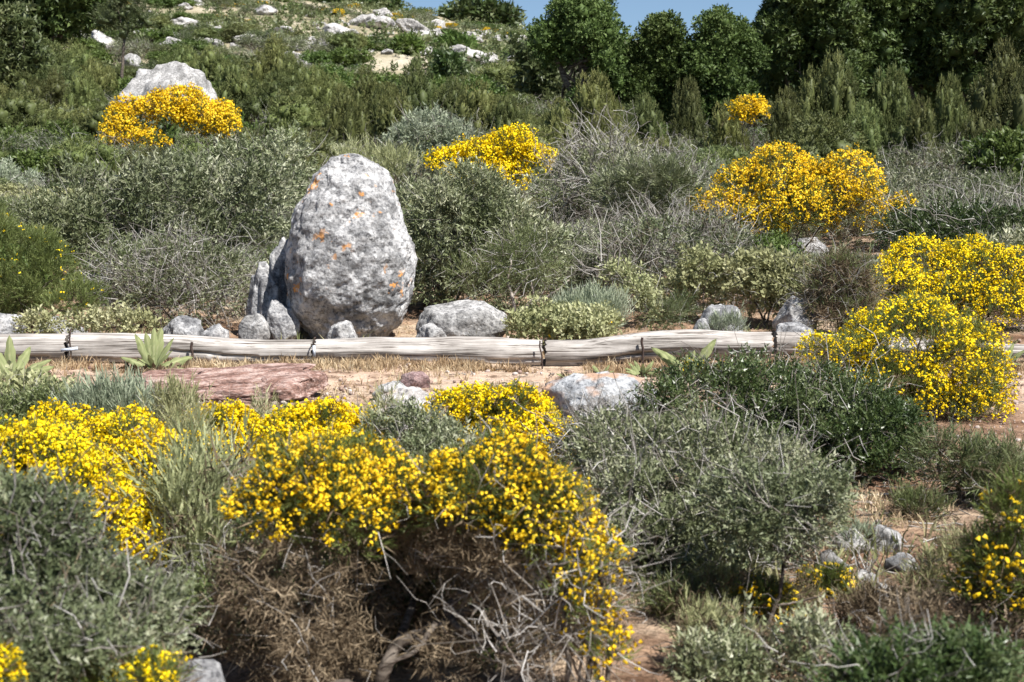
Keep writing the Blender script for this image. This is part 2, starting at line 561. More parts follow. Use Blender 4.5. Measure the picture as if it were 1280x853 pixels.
# ------------------------------------------------------------------ leaf templates (axis +z, length 1)
def t_sprig(k, ll, lw, seed, spread=1.0, tip=0.35, quad=False, z0=0.1):
    r = np.random.default_rng(seed)
    V, F = [], []
    for i in range(k):
        h = z0 + (1 - z0) * (i + 0.5) / k * (1 - tip * 0.3)
        a = i * 2.4 + r.random() * 0.8
        el = spread * (0.6 + 0.5 * r.random()) * (1 - tip * (i / k))
        d = np.array([math.cos(a) * math.sin(el), math.sin(a) * math.sin(el), math.cos(el)])
        s = norm(np.cross(d, r.normal(size=3)))
        L = ll * (0.75 + 0.5 * r.random())
        b = np.array([0, 0, h])
        n0 = len(V)
        if quad:
            up = np.cross(s, d) * 0.12 * L
            V += [b, b + d * L * .5 + s * lw * .5 + up, b + d * L, b + d * L * .5 - s * lw * .5 + up]
            F += [[n0, n0 + 1, n0 + 2], [n0, n0 + 2, n0 + 3]]
        else:
            V += [b - s * lw * .35, b + s * lw * .35 + d * L * 0.15, b + d * L]
            F += [[n0, n0 + 1, n0 + 2]]
    return np.array(V), np.array(F)


def t_flower(k, r0, seed):
    r = np.random.default_rng(seed)
    V, F = [], []
    for i in range(k):
        c = np.array([r.normal() * 0.28, r.normal() * 0.28, 0.25 + 0.75 * r.random()])
        q = norm(r.normal(size=(3, 3)))
        u, v = q[0], norm(np.cross(q[0], q[1]))
        w = np.cross(u, v)
        n0 = len(V)
        V += [c + u * r0, c - u * r0 * .8 + v * r0 * .8, c - u * r0 * .8 - v * r0 * .8, c + w * r0 * 1.1]
        F += [[n0, n0 + 1, n0 + 3], [n0 + 1, n0 + 2, n0 + 3], [n0 + 2, n0, n0 + 3]]
    return np.array(V), np.array(F)


def t_blades(k, seed, lean=0.5, w=0.02):
    r = np.random.default_rng(seed)
    V, F = [], []
    for i in range(k):
        a = r.random() * 6.28
        o = np.array([math.cos(a), math.sin(a), 0])
        s = np.array([-o[1], o[0], 0]) * w
        b = o * 0.12 * r.random()
        h = 0.5 + 0.5 * r.random()
        l = lean * (0.3 + r.random())
        m_ = b + o * l * 0.35 * h + np.array([0, 0, 0.6 * h])
        e = b + o * l * h + np.array([0, 0, h * (1 - 0.25 * l)])
        n0 = len(V)
        V += [b - s, b + s, m_ + s * .8, m_ - s * .8, e]
        F += [[n0, n0 + 1, n0 + 2], [n0, n0 + 2, n0 + 3], [n0 + 3, n0 + 2, n0 + 4]]
    return np.array(V), np.array(F)


TPL = dict(
    small=[t_sprig(7, .40, .21, s, 1.0) for s in (1, 2, 3)],            # small-leaved shrub
    fine=[t_sprig(9, .27, .17, s, 1.0) for s in (31, 32, 33)],           # small leaves seen close by
    broad=[t_sprig(6, .46, .27, s, 1.1, quad=True) for s in (4, 5, 6)],   # broad leaves
    needle=[t_sprig(8, .48, .085, s, 0.6, 0.5) for s in (7, 8, 9)],     # fine stems
    scale=[t_sprig(7, .42, .24, s, 0.75, 0.5) for s in (10, 11)],      # juniper sprays
    spiky=[t_sprig(8, .6, .085, s, 1.1, 0.2) for s in (12, 13, 14)],   # dead spiny tufts
    clump=[t_sprig(7, .6, .46, s, 1.3, z0=0.0) for s in (15, 16, 17)],  # far leaf clumps
    flower=[t_flower(2, .33, s) for s in (18, 19, 20)],
    bloom=[t_flower(4, .32, s) for s in (21, 22)],
    blade=[t_blades(5, s, .6, .028) for s in (23, 24, 25)],
)


# ------------------------------------------------------------------ bushes from lobes
def samp(lobes, n, rng, t=(0.8, 1.0), up=0.25, lump=0.12, inner=0.72):
    """points near the surface of a union of ellipsoid lobes -> pos, outward"""
    L = np.asarray(lobes, dtype=float)
    w = (L[:, 3] * L[:, 4] + L[:, 3] * L[:, 5] + L[:, 4] * L[:, 5])
    P_, D_ = [], []
    need = n
    for _ in range(4):
        k = int(need * 1.6) + 8
        i = rng.choice(len(L), k, p=w / w.sum())
        d = norm(rng.normal(size=(k, 3)) + np.array([0, 0, up]))
        r = t[0] + (t[1] - t[0]) * rng.random(k) ** 0.6
        r = r * (1 + lump * vnoise(d * 2.3 + i[:, None] * 3.7))
        p = L[i, :3] + d * L[i, 3:] * r[:, None]
        keep = np.ones(k, bool)
        if len(L) > 1 and inner > 0:
            q = np.full(k, 9.0)
            for j in range(len(L)):
                qq = (((p - L[j, :3]) / L[j, 3:]) ** 2).sum(1)
                q = np.where(i == j, q, np.minimum(q, qq))
            keep = q > inner * inner
        keep &= p[:, 2] > 0.01
        o = norm(d / L[i, 3:])
        P_.append(p[keep]); D_.append(o[keep])
        need -= keep.sum()
        if need <= 0: break
    p, d = np.concatenate(P_)[:n], np.concatenate(D_)[:n]
    return p, d


def sublobes(lobes, per, fr, rng, up=0.3, keep_main=True, stretch=1.0, shrink=0.86):
    L = np.asarray(lobes, dtype=float)
    out = [np.concatenate([l[:3], l[3:] * shrink]) for l in L] if keep_main else []
    p, d = samp(L, per * len(L), rng, (0.78, 0.92), up, 0.1, 0.6)
    mr = L[:, 3:].mean()
    for q in p:
        r = mr * fr * (0.65 + 0.7 * rng.random())
        out.append([*q, r, r, r * stretch])
    return np.array(out)


def layer(root, name, mat, lobes, n, tpl, size, rng, t=(0.75, 1.03), orient=(0.9, 0.35, 0.5), up=0.25, lump=0.12,
          mask=None, clump=0.0, kind='stuff', inner=0.72, tscale=2.2, extra=None, off=0.0, offp=.7):
    fn, fsz = {'fine': (.50, 1.3), 'small': (.41, 1.29), 'broad': (.5, 1.28), 'needle': (.54, 1.18), 'scale': (.5, 1.5), 'spiky': (.62, 1.15), 'clump': (.45, 1.3), 'flower': (1, 1), 'bloom': (1, 1)}[tpl]
    n, size = int(n * fn), (size[0] * fsz, size[1] * fsz)
    p, d = samp(lobes, n, rng, t, up, lump, inner)
    if mask is not None:
        k = mask(p, d)
        p, d = p[k], d[k]
    if clump > 0 and len(p):
        nz = fbm(p * (2.6 / max(0.12, np.asarray(lobes)[:, 3:].mean())) * 0.5 + 5.5, 2)
        k = nz > np.quantile(nz, clump)
        p, d = p[k], d[k]
    p = p + d * (off * rng.random(len(p)) ** offp)[:, None]
    dirs = norm(d * orient[0] + np.array([0, 0, orient[1]]) + rng.normal(size=p.shape) * orient[2])
    g = Geo()
    T = TPL[tpl]
    which = rng.integers(0, len(T), len(p))
    tn = np.clip(0.5 + 0.35 * fbm(p * tscale + 2.2, 2) + rng.normal(size=len(p)) * 0.18, 0, 1)
    for j in range(len(T)):
        k = which == j
        if k.any():
            scatter(g, T[j], p[k], dirs[k], size[0] + (size[1] - size[0]) * rng.random(k.sum()), rng, tn[k])
    if extra is not None: extra(g)
    return g.build(name, M[mat], root, kind=kind) if g.n else None


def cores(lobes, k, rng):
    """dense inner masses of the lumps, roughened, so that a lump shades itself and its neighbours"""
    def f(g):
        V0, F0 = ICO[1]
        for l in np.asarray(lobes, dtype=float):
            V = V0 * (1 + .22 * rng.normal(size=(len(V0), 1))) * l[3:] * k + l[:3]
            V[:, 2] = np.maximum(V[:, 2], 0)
            g.add(V, F0, np.clip(.25 + .25 * rng.random(len(V)), 0, 1))  # tints from the darker half only: inner-crown shade put into the leaf colour
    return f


def twig_layer(root, name, mat, lobes, n, length, radius, rng, t=(0.5, 0.95), spread=0.7, upb=0.2, k=3, kind='stuff', side=0):
    p, d = samp(lobes, int(n * .46), rng, t, 0.2, 0.1, 0.0)
    n = len(p)
    L = length[0] + (length[1] - length[0]) * rng.random(n)
    pts = [p]
    dr = norm(d + np.array([0, 0, upb]) + rng.normal(size=p.shape) * spread)
    for i in range(k - 1):
        pts.append(pts[-1] + dr * (L / (k - 1))[:, None])
        dr = norm(dr + rng.normal(size=p.shape) * 0.38)
    pts = np.stack(pts, 1)
    r0 = radius[0] + (radius[1] - radius[0]) * rng.random(n)
    rad = r0[:, None] * np.linspace(1, 0.35, k)[None]
    g = Geo()
    tubes(g, pts, rad, 3, rng=rng)
    if side:                                            # forks along each twig
        for _ in range(side):
            i0 = rng.integers(1, k, n)
            b = pts[np.arange(n), i0]
            dd = norm(dr + rng.normal(size=b.shape) * 0.9)
            q = np.stack([b, b + dd * (L * .25)[:, None], b + (dd + rng.normal(size=b.shape) * .3) * (L * .45)[:, None]], 1)
            tubes(g, q, (r0 * .6)[:, None] * np.array([[1, .7, .4]]), 3, rng=rng)
    return g.build(name, M[mat], root, kind=kind)


def branch_part(root, name, mat, lines, sides=6):
    """lines: [(control points, r0, r1)] -> one woody part"""
    g = Geo()
    for pts, r0, r1 in lines:
        q = bend_line(pts, max(6, 4 * len(pts)), 0.05)
        tubes(g, q[None], np.linspace(r0, r1, len(q))[None], sides, caps=True)
    return g.build(name, M[mat], root, smooth=True)


def stems_to(lobes, rng, r0, base=None, maxn=6):
    L = np.asarray(lobes, dtype=float)
    out = []
    for l in L[:maxn]:
        b = np.array([rng.normal() * r0 * 2, rng.normal() * r0 * 2, -0.05]) if base is None else np.asarray(base, dtype=float)
        c = l[:3] + np.array([0, 0, -l[5] * .2])
        mid = b * .5 + c * .5 + rng.normal(size=3) * 0.08 * np.linalg.norm(c - b)
        out.append(([b, mid, c], r0, r0 * .35))
        for _ in range(2):
            d = norm(rng.normal(size=3) + np.array([0, 0, .5]))
            e = l[:3] + d * l[3:] * .8
            out.append(([mid * .4 + c * .6, c * .5 + e * .5 + rng.normal(size=3) * .05 * l[3], e], r0 * .5, r0 * .12))
    return out


def lobes_px(spec, Y, base):
    """lobes written as photograph pixels (cx, cy, rx, ry[, dY[, depth factor]]) at depth Y -> local metres"""
    out = []
    for s in spec:
        cx, cy, rx, ry = s[:4]
        dy = s[4] if len(s) > 4 else 0.0
        df = s[5] if len(s) > 5 else 1.0
        c = at(cx, cy, Y + dy)
        m = (Y + dy) / FPX
        out.append([*(c - base), rx * m, (rx * m + ry * m) / 2 * df, ry * m])
    return np.array(out)


def base_at(px, Y):
    x = at(px, 426, Y)[0]
    return np.array([x, Y, float(ground(x, Y))])


FOOT = []          # footprints (x, y, r) already taken, for the filling scrub
KEEP = []          # what must stay in view: (x0, x1, y0, y1, Y)


def foot(px0, px1, Y, ry=None):
    x0, x1 = at(px0, 400, Y)[0], at(px1, 400, Y)[0]
    FOOT.append(((x0 + x1) / 2, Y, (x1 - x0) / 2, ry or (x1 - x0) / 2))


# ------------------------------------------------------------------ ground sheet
def graded(a):
    return np.unique(np.concatenate(a))
gx = graded([np.arange(-9, 9.01, .15), np.sign(np.linspace(-1, 1, 90)) * (9 + 300 * np.abs(np.linspace(-1, 1, 90)) ** 2.2)])
gy = graded([np.linspace(-60, 1, 16), np.arange(1, 19, .15), np.arange(19, 60, .4), np.linspace(60, 190, 70), np.linspace(190, 700, 22)])
X_, Y_ = np.meshgrid(gx, gy)
Z_ = ground(X_, Y_)
Z_ += np.where(Y_ < 22, 0.012 * fbm(np.stack([X_ * 5, Y_ * 5, 0 * X_], -1), 3), 0)
nx, ny = len(gx), len(gy)
ii = np.arange(nx * ny).reshape(ny, nx)
a, b, c, d = ii[:-1, :-1].ravel(), ii[:-1, 1:].ravel(), ii[1:, 1:].ravel(), ii[1:, :-1].ravel()
ground_o = obj('ground', mesh_from('ground', np.stack([X_, Y_, Z_], -1), np.concatenate([np.stack([a, b, c], 1), np.stack([a, c, d], 1)]), M['soil'], smooth=True), kind='structure')


# ------------------------------------------------------------------ rocks
def ico(sub):
    t = (1 + 5 ** .5) / 2
    V = norm(np.array([[-1, t, 0], [1, t, 0], [-1, -t, 0], [1, -t, 0], [0, -1, t], [0, 1, t], [0, -1, -t], [0, 1, -t], [t, 0, -1], [t, 0, 1], [-t, 0, -1], [-t, 0, 1]], float))
    F = np.array([[0, 11, 5], [0, 5, 1], [0, 1, 7], [0, 7, 10], [0, 10, 11], [1, 5, 9], [5, 11, 4], [11, 10, 2], [10, 7, 6], [7, 1, 8], [3, 9, 4], [3, 4, 2], [3, 2, 6], [3, 6, 8], [3, 8, 9], [4, 9, 5], [2, 4, 11], [6, 2, 10], [8, 6, 7], [9, 8, 1]])
    for _ in range(sub):
        E = np.sort(np.concatenate([F[:, [0, 1]], F[:, [1, 2]], F[:, [2, 0]]]), 1)
        U, inv = np.unique(E, axis=0, return_inverse=True)
        inv = inv.ravel()
        mid = norm(V[U[:, 0]] + V[U[:, 1]])
        n, m_ = len(V), len(F)
        V = np.concatenate([V, mid])
        ab, bc, ca = n + inv[:m_], n + inv[m_:2 * m_], n + inv[2 * m_:]
        F = np.concatenate([np.stack([F[:, 0], ab, ca], 1), np.stack([F[:, 1], bc, ab], 1), np.stack([F[:, 2], ca, bc], 1), np.stack([ab, bc, ca], 1)])
    return V, F
ICO = {s: ico(s) for s in (1, 2, 3, 4, 5)}


def rock_mesh(name, size, seed, mat, sub=4, planes=13, rough=0.09, flat=0.0, pit=0.0, strata=0.0):
    """angular rock: ball cut by random planes, then weathered"""
    r = np.random.default_rng(seed)
    V, F = ICO[sub]
    nrm = norm(r.normal(size=(planes, 3)) * np.array([1, 1, 1 + flat]))
    h = 0.62 + 0.3 * r.random(planes)
    d = V @ nrm.T
    rad = np.min(np.where(d > 0.05, h[None] / np.maximum(d, 0.05), 9.0), 1)
    rad = np.minimum(rad, 1.0)
    V = V * rad[:, None]
    o = seed * 1.37
    dn = V / np.maximum(np.linalg.norm(V, axis=1, keepdims=True), 1e-6)
    V = V + dn * (rough * fbm(V * 2.2 + o, 5, 0.55) - rough * .5 * np.maximum(0, ridged(V * 1.7 + o, 3) - 1.25))[:, None]
    if pit:
        V = V - dn * (pit * np.maximum(0, vnoise(V * 7 + o) - .25))[:, None]
    if strata:
        tl = V[:, 2] + 0.22 * V[:, 0] + 0.10 * vnoise(V * 1.5 + o)
        s = tl * 6.5
        V[:, :2] *= (1 + strata * (np.abs((s % 1) - .5) * 2 - .5))[:, None]
        V[:, 2] += strata * .35 * np.sin(s * 6.28) * .15
    return mesh_from(name, V * np.asarray(size), F, M[mat], smooth=True)


def rock(name, label, box, Y, mat, seed, group=None, depth=0.9, sub=4, sink=0.25, cat='rock', rot=0.0, **kw):
    """rock seen in pixel box (x0, x1, y0, y1) at depth Y, partly sunk in the ground"""
    x0, x1, y0, y1 = box
    if Y is None: Y = depth_of((x0 + x1) / 2, y1 - 2, 3.0)
    m = Y / FPX
    rx = (x1 - x0) / 2 * m * 1.08
    top, bot = at((x0 + x1) / 2, y0, Y)[2], at((x0 + x1) / 2, y1, Y)[2]
    hz = (top - bot)
    rz = hz / (2 - 2 * sink) * 1.08
    c = at((x0 + x1) / 2, y0, Y)
    a_ = np.linspace(0, 6.28, 12)
    low = float(np.min(ground(c[0] + rx * .7 * np.cos(a_), Y + rx * depth * .7 * np.sin(a_)))) - .05
    if top - 1.75 * rz > low: rz = (top - low) / 1.75          # bedded in the soil
    if rx < .17: sub = min(sub, 3)
    o = obj(name, rock_mesh(name, (rx, rx * depth, rz), seed, mat, sub, **kw), loc=(c[0], Y, top - rz * .95))
    o.rotation_euler = (0, 0, rot)
    tag(o, label, cat, group)
    FOOT.append((c[0], Y, rx, rx * depth))
    return o


# the standing boulder: outline taken ring by ring, real depth, pitted and fissured
def boulder():
    Y = 14.3
    m = Y / FPX
    zs = np.array([428, 415, 405, 390, 370, 350, 320, 295, 275, 250, 225, 208, 198, 192, 190.0])
    xl = np.array([398, 384, 371, 361, 355, 353, 354, 358, 364, 374, 388, 401, 413, 424, 433.0])
    xr = np.array([478, 487, 495, 505, 513, 517, 519, 517, 509, 501, 490, 477, 461, 446, 436.0])
    nv, nu = 160, 240
    t = np.linspace(0, 1, nv) ** 0.92
    t = 1 - (1 - t) ** 1.25
    k = np.linspace(0, 1, len(zs))
    row = np.interp(t, k, zs); L = np.interp(t, k, xl); R = np.interp(t, k, xr)
    for a_ in (row, L, R):
        a_[1:-1] = (a_[:-2] + a_[1:-1] + a_[2:]) / 3
    base = base_at(436, Y)
    cx = (at(640, 400, Y)[0] + ((L + R) / 2 - 640) * m)
    hw = (R - L) / 2 * m
    z = np.array([at(436, r_, Y)[2] for r_ in row]) - base[2]
    u = np.linspace(0, 2 * math.pi, nu, endpoint=False)
    e = 2 / 2.5
    cu = np.sign(np.cos(u)) * np.abs(np.cos(u)) ** e
    su = np.sign(np.sin(u)) * np.abs(np.sin(u)) ** e
    V = np.zeros((nv, nu, 3))
    V[..., 0] = (cx - base[0])[:, None] + hw[:, None] * cu[None]
    V[..., 1] = (hw * 0.86 + 0.02)[:, None] * su[None] + (0.12 * (z / z.max()))[:, None]
    V[..., 2] = z[:, None]
    c0 = V.mean((0, 1))
    dn = norm(np.stack([cu[None] + 0 * z[:, None], su[None] + 0 * z[:, None], np.linspace(-.5, 1, nv)[:, None] + 0 * cu[None]], -1))
    P_ = V
    disp = 0.040 * fbm(P_ * 1.6 + 4, 3) + 0.020 * fbm(P_ * 6 + 1, 5, .7)
    disp -= 0.045 * np.maximum(0, ridged(P_ * np.array([2.2, 2.2, 1.5]) + 2, 3) - 1.2)
    disp -= 0.045 * np.maximum(0, vnoise(P_ * 14 + 3) - .35) + 0.05 * np.maximum(0, vnoise(P_ * 5 + 13) - .45)
    fac = vnoise(P_ * np.array([3.2, 3.2, 2.2]) + 7)
    disp += 0.028 * (np.floor(2.5 * fac) + np.clip((2.5 * fac - np.floor(2.5 * fac) - .8) / .2, 0, 1)) / 2.5
    V = V + dn * disp[..., None]
    idx = np.arange(nv * nu).reshape(nv, nu)
    a, b = idx[:-1], np.roll(idx, -1, 1)[:-1]
    c, d = np.roll(idx, -1, 1)[1:], idx[1:]
    F = np.concatenate([np.stack([a.ravel(), b.ravel(), c.ravel()], 1), np.stack([a.ravel(), c.ravel(), d.ravel()], 1)])
    cap = V[-1].mean(0)
    V = np.concatenate([V.reshape(-1, 3), cap[None]])
    F = np.concatenate([F, np.stack([idx[-1], np.roll(idx[-1], -1), np.full(nu, nv * nu)], 1)])
    o = obj('boulder', mesh_from('boulder', V, F, M['lime'], smooth=True), loc=base)
    tag(o, 'tall upright pale limestone boulder with orange lichen behind the log edging', 'boulder')
    FOOT.append((base[0], Y, .75, .7))
boulder()
KEEP.append((350, 520, 190, 420, 14.3))

R1 = 'rocks leaning on the standing boulder'
rock('rock', 'tall craggy shaded rock tucked behind the left flank of the standing boulder', (334, 384, 304, 420), 14.8, 'slate', 3, R1, sub=4, sink=.2, planes=9, rough=.2, pit=.06)
rock('rock', 'shaded blue grey rock low beside the standing boulder under the craggy one', (308, 352, 338, 412), 14.5, 'slate', 6, R1, sub=4, sink=.3, planes=9, rough=.16, pit=.05)
rock('rock', 'grey rock on the ground at the left foot of the standing boulder', (326, 372, 374, 418), 14.0, 'slate', 8, R1, sub=4)
rock('rock', 'pale stone half hidden by twigs left of the boulder foot', (300, 336, 392, 412), 13.9, 'pale_rock', 9, R1, sub=3)
rock('rock', 'small pale stone touching the front foot of the standing boulder', (409, 452, 402, 428), 13.3, 'pale_rock', 12, sub=4)
rock('rock', 'long flat pale grey rock lying right of the standing boulder', (514, 632, 372, 420), 13.9, 'pale_rock', 22, sub=4, depth=.6, flat=.6, rough=.06, planes=10, cat='flat rock')
rock('rock', 'small pale rock in front of the long flat rock', (518, 562, 405, 428), 13.3, 'pale_rock', 15, sub=4)
rock('rock', 'grey rock behind the pale sage cushion', (720, 774, 368, 400), 14.6, 'slate', 17, sub=4)
rock('rock', 'pointed blue grey rock standing just behind the log', (876, 930, 378, 420), 13.6, 'slate', 19, sub=4, planes=8, sink=.15)
rock('rock', 'small blue grey stone at the foot of the pointed rock', (866, 890, 400, 418), 13.4, 'slate', 21, sub=3)
rock('rock', 'broad low pale rock under the brown dry shrub behind the log', (968, 1024, 372, 398), 14.4, 'pale_rock', 24, sub=4)
rock('rock', 'dark shaded flat rock right behind the log end', (970, 1022, 396, 420), 13.5, 'slate', 26, sub=4, flat=.5)
rock('rock', 'low grey rock behind the log under the twiggy grey shrub', (200, 254, 391, 420), 13.7, 'slate', 28, sub=4)
rock('rock', 'low grey stone right of the rock under the twiggy shrub', (252, 286, 402, 420), 13.7, 'slate', 29, sub=3)
rock('rock', 'grey rock under the yellow tipped green broom', (44, 106, 396, 420), 13.8, 'slate', 31, sub=4)
rock('rock', 'dark grey rock at the shaded edge of the green broom', (-14, 34, 390, 416), 13.9, 'slate', 33, sub=4)
rock('rock', 'flat grey rock in the gap above the green broom', (96, 150, 318, 352), 16.4, 'slate', 35, sub=4, flat=.4)
rock('rock', 'pale weathered boulder high on the slope behind the golden broom', (138, 274, 76, 190), 40.0, 'pale_rock', 46, depth=.8, sub=4, cat='boulder', planes=16, rough=.12)
KEEP.append((148, 268, 80, 150, 40))
rock('rock', 'wide grey rock among shrubs just above the standing boulder', (444, 504, 174, 199), None, 'slate', 43, depth=.6, sub=4, flat=.6, sink=.2)
KEEP.append((445, 502, 174, 198, FOOT[-1][1]))
rock('rock', 'pale rock beyond the weathered boulder by the slender tree', (152, 178, 68, 88), None, 'pale_rock', 45, sub=3)
KEEP.append((154, 176, 68, 82, FOOT[-1][1]))
rock('rock', 'pale rock among grey shrubs left of the weathered boulder', (130, 152, 106, 124), None, 'pale_rock', 47, sub=3)
KEEP.append((131, 150, 107, 120, FOOT[-1][1]))
rock('rock', 'grey rock under the big golden broom', (988, 1036, 294, 320), None, 'slate', 48, sub=4)
KEEP.append((990, 1030, 295, 318, FOOT[-1][1]))
# in front of the log
def slab():
    Y = depth_of(271, 494, 3.0)
    base = base_at(271, Y)
    hw = 141 * Y / FPX
    V_, F_, n = [], [], 0
    for k, (cx, cy, cz, rx, ry, rz, tx, ty) in enumerate([(-.12, .05, .0, .92, .52, .13, 12, 0), (-.42, -.06, .05, .52, .36, .09, 14, 4), (.12, .12, .10, .74, .42, .085, 12, -2), (.34, .20, .17, .62, .36, .075, 11, -4),
                                                          (.66, -.02, .11, .38, .34, .12, 6, -8), (-.1, .28, .15, .55, .28, .06, 10, 2), (.52, .05, .03, .42, .36, .09, 8, 0), (-.8, -.1, .0, .24, .22, .07, 10, 5)]):
        me = rock_mesh('plate', (1, 1, 1), 300 + k, 'red_rock', 4, 12, .10, flat=1.2)
        V = np.empty(len(me.vertices) * 3, dtype=np.float32)
        me.vertices.foreach_get('co', V)
        V = V.reshape(-1, 3).astype(float)
        bpy.data.meshes.remove(me)
        V[:, 2] = np.sign(V[:, 2]) * np.abs(V[:, 2]) ** .55
        V[:, 0] += .10 * np.round(3 * V[:, 2]) / 3 * vnoise(V * 2 + k)
        V = V * np.array([rx * hw, ry, rz])
        V += .012 * fbm(V * np.array([5, 14, 30]) + k, 4)[:, None] * np.array([.4, 1, 1])
        R_ = np.array(Matrix.Rotation(math.radians(tx), 3, 'X') @ Matrix.Rotation(math.radians(ty), 3, 'Y'))
        V = V @ R_.T * np.array([1.08, 1, .8]) + np.array([cx * hw - .05, cy - .06, cz * .8 - .02])
        V_.append(V); F_.append(ICO[4][1] + n); n += len(V)
    o = obj('rock_slab', mesh_from('rock_slab', np.concatenate(V_), np.concatenate(F_), M['red_rock'], smooth=True), loc=base)
    tag(o, 'long low reddish layered rock slab on the bare ground in front of the log', 'rock slab')
slab()
rock('rock', 'small dark purple stone on the path behind the rust topped rock', (494, 538, 464, 488), None, 'purple_rock', 51, sub=4)
rock('rock', 'pale rock with a rust orange crust beside the lemon yellow broom', (462, 572, 486, 540), None, 'rust_rock', 53, sub=4, depth=.7, pit=.04)
rock('rock', 'small pinkish rock at the back of the rust crusted rock', (466, 512, 474, 502), None, 'pale_rock', 54, sub=4)
rock('rock', 'wide white rock with rust streaks behind the dark green shrub', (668, 828, 470, 540), None, 'blue_rock', 58, sub=4, depth=.75, pit=.06, planes=10, rough=.12)
rock('rock', 'flat reddish stone below the broken log end', (884, 942, 446, 468), None, 'red_rock', 60, sub=4, flat=.5)
rock('rock', 'smooth grey foreground rock poking up at the bottom edge', (205, 300, 796, 910), 4.3, 'slate', 63, sub=4, rough=.05, depth=.9)
G2 = 'pale stones on the bare patch'
for i, (bx, Y, lb, mt) in enumerate([
        ((1042, 1086, 655, 690), 7.5, 'pale lichened stone nearest the dark green shrub on the bare patch', 'pale_rock'),
        ((1086, 1130, 654, 692), 7.45, 'pale lichened stone between its twin and the twisted branch', 'pale_rock'),
        ((1014, 1062, 684, 722), 6.9, 'rounded pale stone beside the small yellow flowers', 'pale_rock'),
        ((1104, 1148, 692, 716), 7.0, 'narrow white stone lying alone on the bare patch', 'lime'),
        ((1058, 1098, 712, 736), 6.6, 'low white stone touching dead sticks on the bare patch', 'pale_rock'),
        ((1090, 1118, 726, 748), 6.4, 'smallest white stone below the dead sticks', 'pale_rock'),
        ((1132, 1176, 762, 792), 5.7, 'dark shaded stone beside the flowering bush at the edge', 'slate')]):
    rock('stone', lb, bx, None, mt, 70 + i, G2, sub=4, cat='stone', sink=.3)


# ------------------------------------------------------------------ logs and iron stakes
def log(label, ctrl, Y, seed, cracks):
    """ctrl: (px, row, radius px); the cut faces are a child part each"""
    r = np.random.default_rng(seed)
    p = np.array([at(a, b, Y) for a, b, _ in ctrl])
    L = p[-1, 0] - p[0, 0]
    base = np.array([p[:, 0].mean(), Y, p[:, 2].mean()])
    ns, nu = int(44 * L) + 40, 52
    t = np.linspace(0, 1, ns)
    kx = (p[:, 0] - p[0, 0]) / L
    def sm(v):
        w = np.interp(t, kx, v)
        for _ in range(int(ns * .06)): w[1:-1] = (w[:-2] + 2 * w[1:-1] + w[2:]) / 4
        return w
    cz = sm(p[:, 2]) - base[2]
    rad = sm(np.array([c_[2] for c_ in ctrl]) * Y / FPX)
    x = p[0, 0] + t * L - base[0]
    u = np.linspace(0, 2 * math.pi, nu, endpoint=False)
    q = np.stack([x[:, None] * .5 + 0 * u[None], np.cos(u)[None] * 1.6 + 0 * x[:, None], np.sin(u)[None] * 1.6 + 0 * x[:, None]], -1)
    cz = cz + .016 * fbm(np.stack([x * 1.3, 0 * x + seed, 0 * x], -1), 3)
    rr = rad[:, None] * (1 + .10 * fbm(q + seed, 3) + .03 * fbm(q * np.array([1.5, 6, 6]) + seed, 3))
    for (c0, c1, ang, depth, slope) in cracks:          # long drying cracks along the grain
        w = np.clip(np.minimum(t - c0, c1 - t) / .04, 0, 1)[:, None]
        ac = ang + slope * (t - c0) + .05 * vnoise(np.stack([x * 3, 0 * x, 0 * x + seed], -1))
        da = np.abs((u[None] - ac[:, None] + math.pi) % (2 * math.pi) - math.pi)
        rr = rr - w * depth * rad[:, None] * np.clip(1 - da / .085, 0, 1) ** .5
    # knots
    for _ in range(3):
        kt, ka = r.random(), 3.6 + r.random() * 2.0
        dd = np.sqrt(((t - kt) * L)[:, None] ** 2 / .06 ** 2 + ((u[None] - ka) / .4) ** 2)
        rr = rr + rad[:, None] * (.10 * np.exp(-dd ** 2) - .16 * np.exp(-(dd / .45) ** 2))
    V = np.stack([x[:, None] + 0 * rr, np.cos(u)[None] * rr, cz[:, None] + np.sin(u)[None] * rr], -1)
    V[0, :, 0] += .02 * r.random(nu); V[-1, :, 0] += .03 * (r.random(nu) - .5)
    ii = np.arange(ns * nu).reshape(ns, nu)
    a, b = ii[:-1], np.roll(ii, -1, 1)[:-1]
    c, d = np.roll(ii, -1, 1)[1:], ii[1:]
    F = np.concatenate([np.stack([a.ravel(), b.ravel(), c.ravel()], 1), np.stack([a.ravel(), c.ravel(), d.ravel()], 1)])
    root = thing('log', label, 'log', base, 'weathered logs edging the path')
    obj('log_body', mesh_from('log_body', V.reshape(-1, 3), F, M['log'], smooth=True), root)
    for e, s in ((0, -1), (-1, 1)):
        ring = V[e]
        ce = ring.mean(0)
        mid = ce + (ring - ce) * .5 - np.array([s * .006, 0, 0])
        VV = np.concatenate([ring, mid, (ce - np.array([s * .012, 0, 0]))[None]])
        i0 = np.arange(nu); i1 = np.roll(i0, -1)
        FF = np.concatenate([np.stack([i0, i1, i1 + nu], 1), np.stack([i0, i1 + nu, i0 + nu], 1), np.stack([i0 + nu, i1 + nu, np.full(nu, 2 * nu)], 1)])
        obj('cut_end', mesh_from('cut_end', VV, FF, M['log_end']), root)
LY = 12.7
log('first log from the left end, grey and streaked, behind a pale mullein', [(-90, 440, 18), (0, 438, 18), (86, 436, 18)], LY, 3, [(.1, .9, 3.6, .25, .1)])
log('second log, with a long drying crack behind the tall mullein', [(89, 437, 20), (160, 436, 19), (240, 437, 18), (391, 440, 15)], LY, 11, [(.0, .45, 3.75, .42, .5), (.4, 1.0, 3.2, .35, .75), (.1, .3, 4.6, .2, .1)])
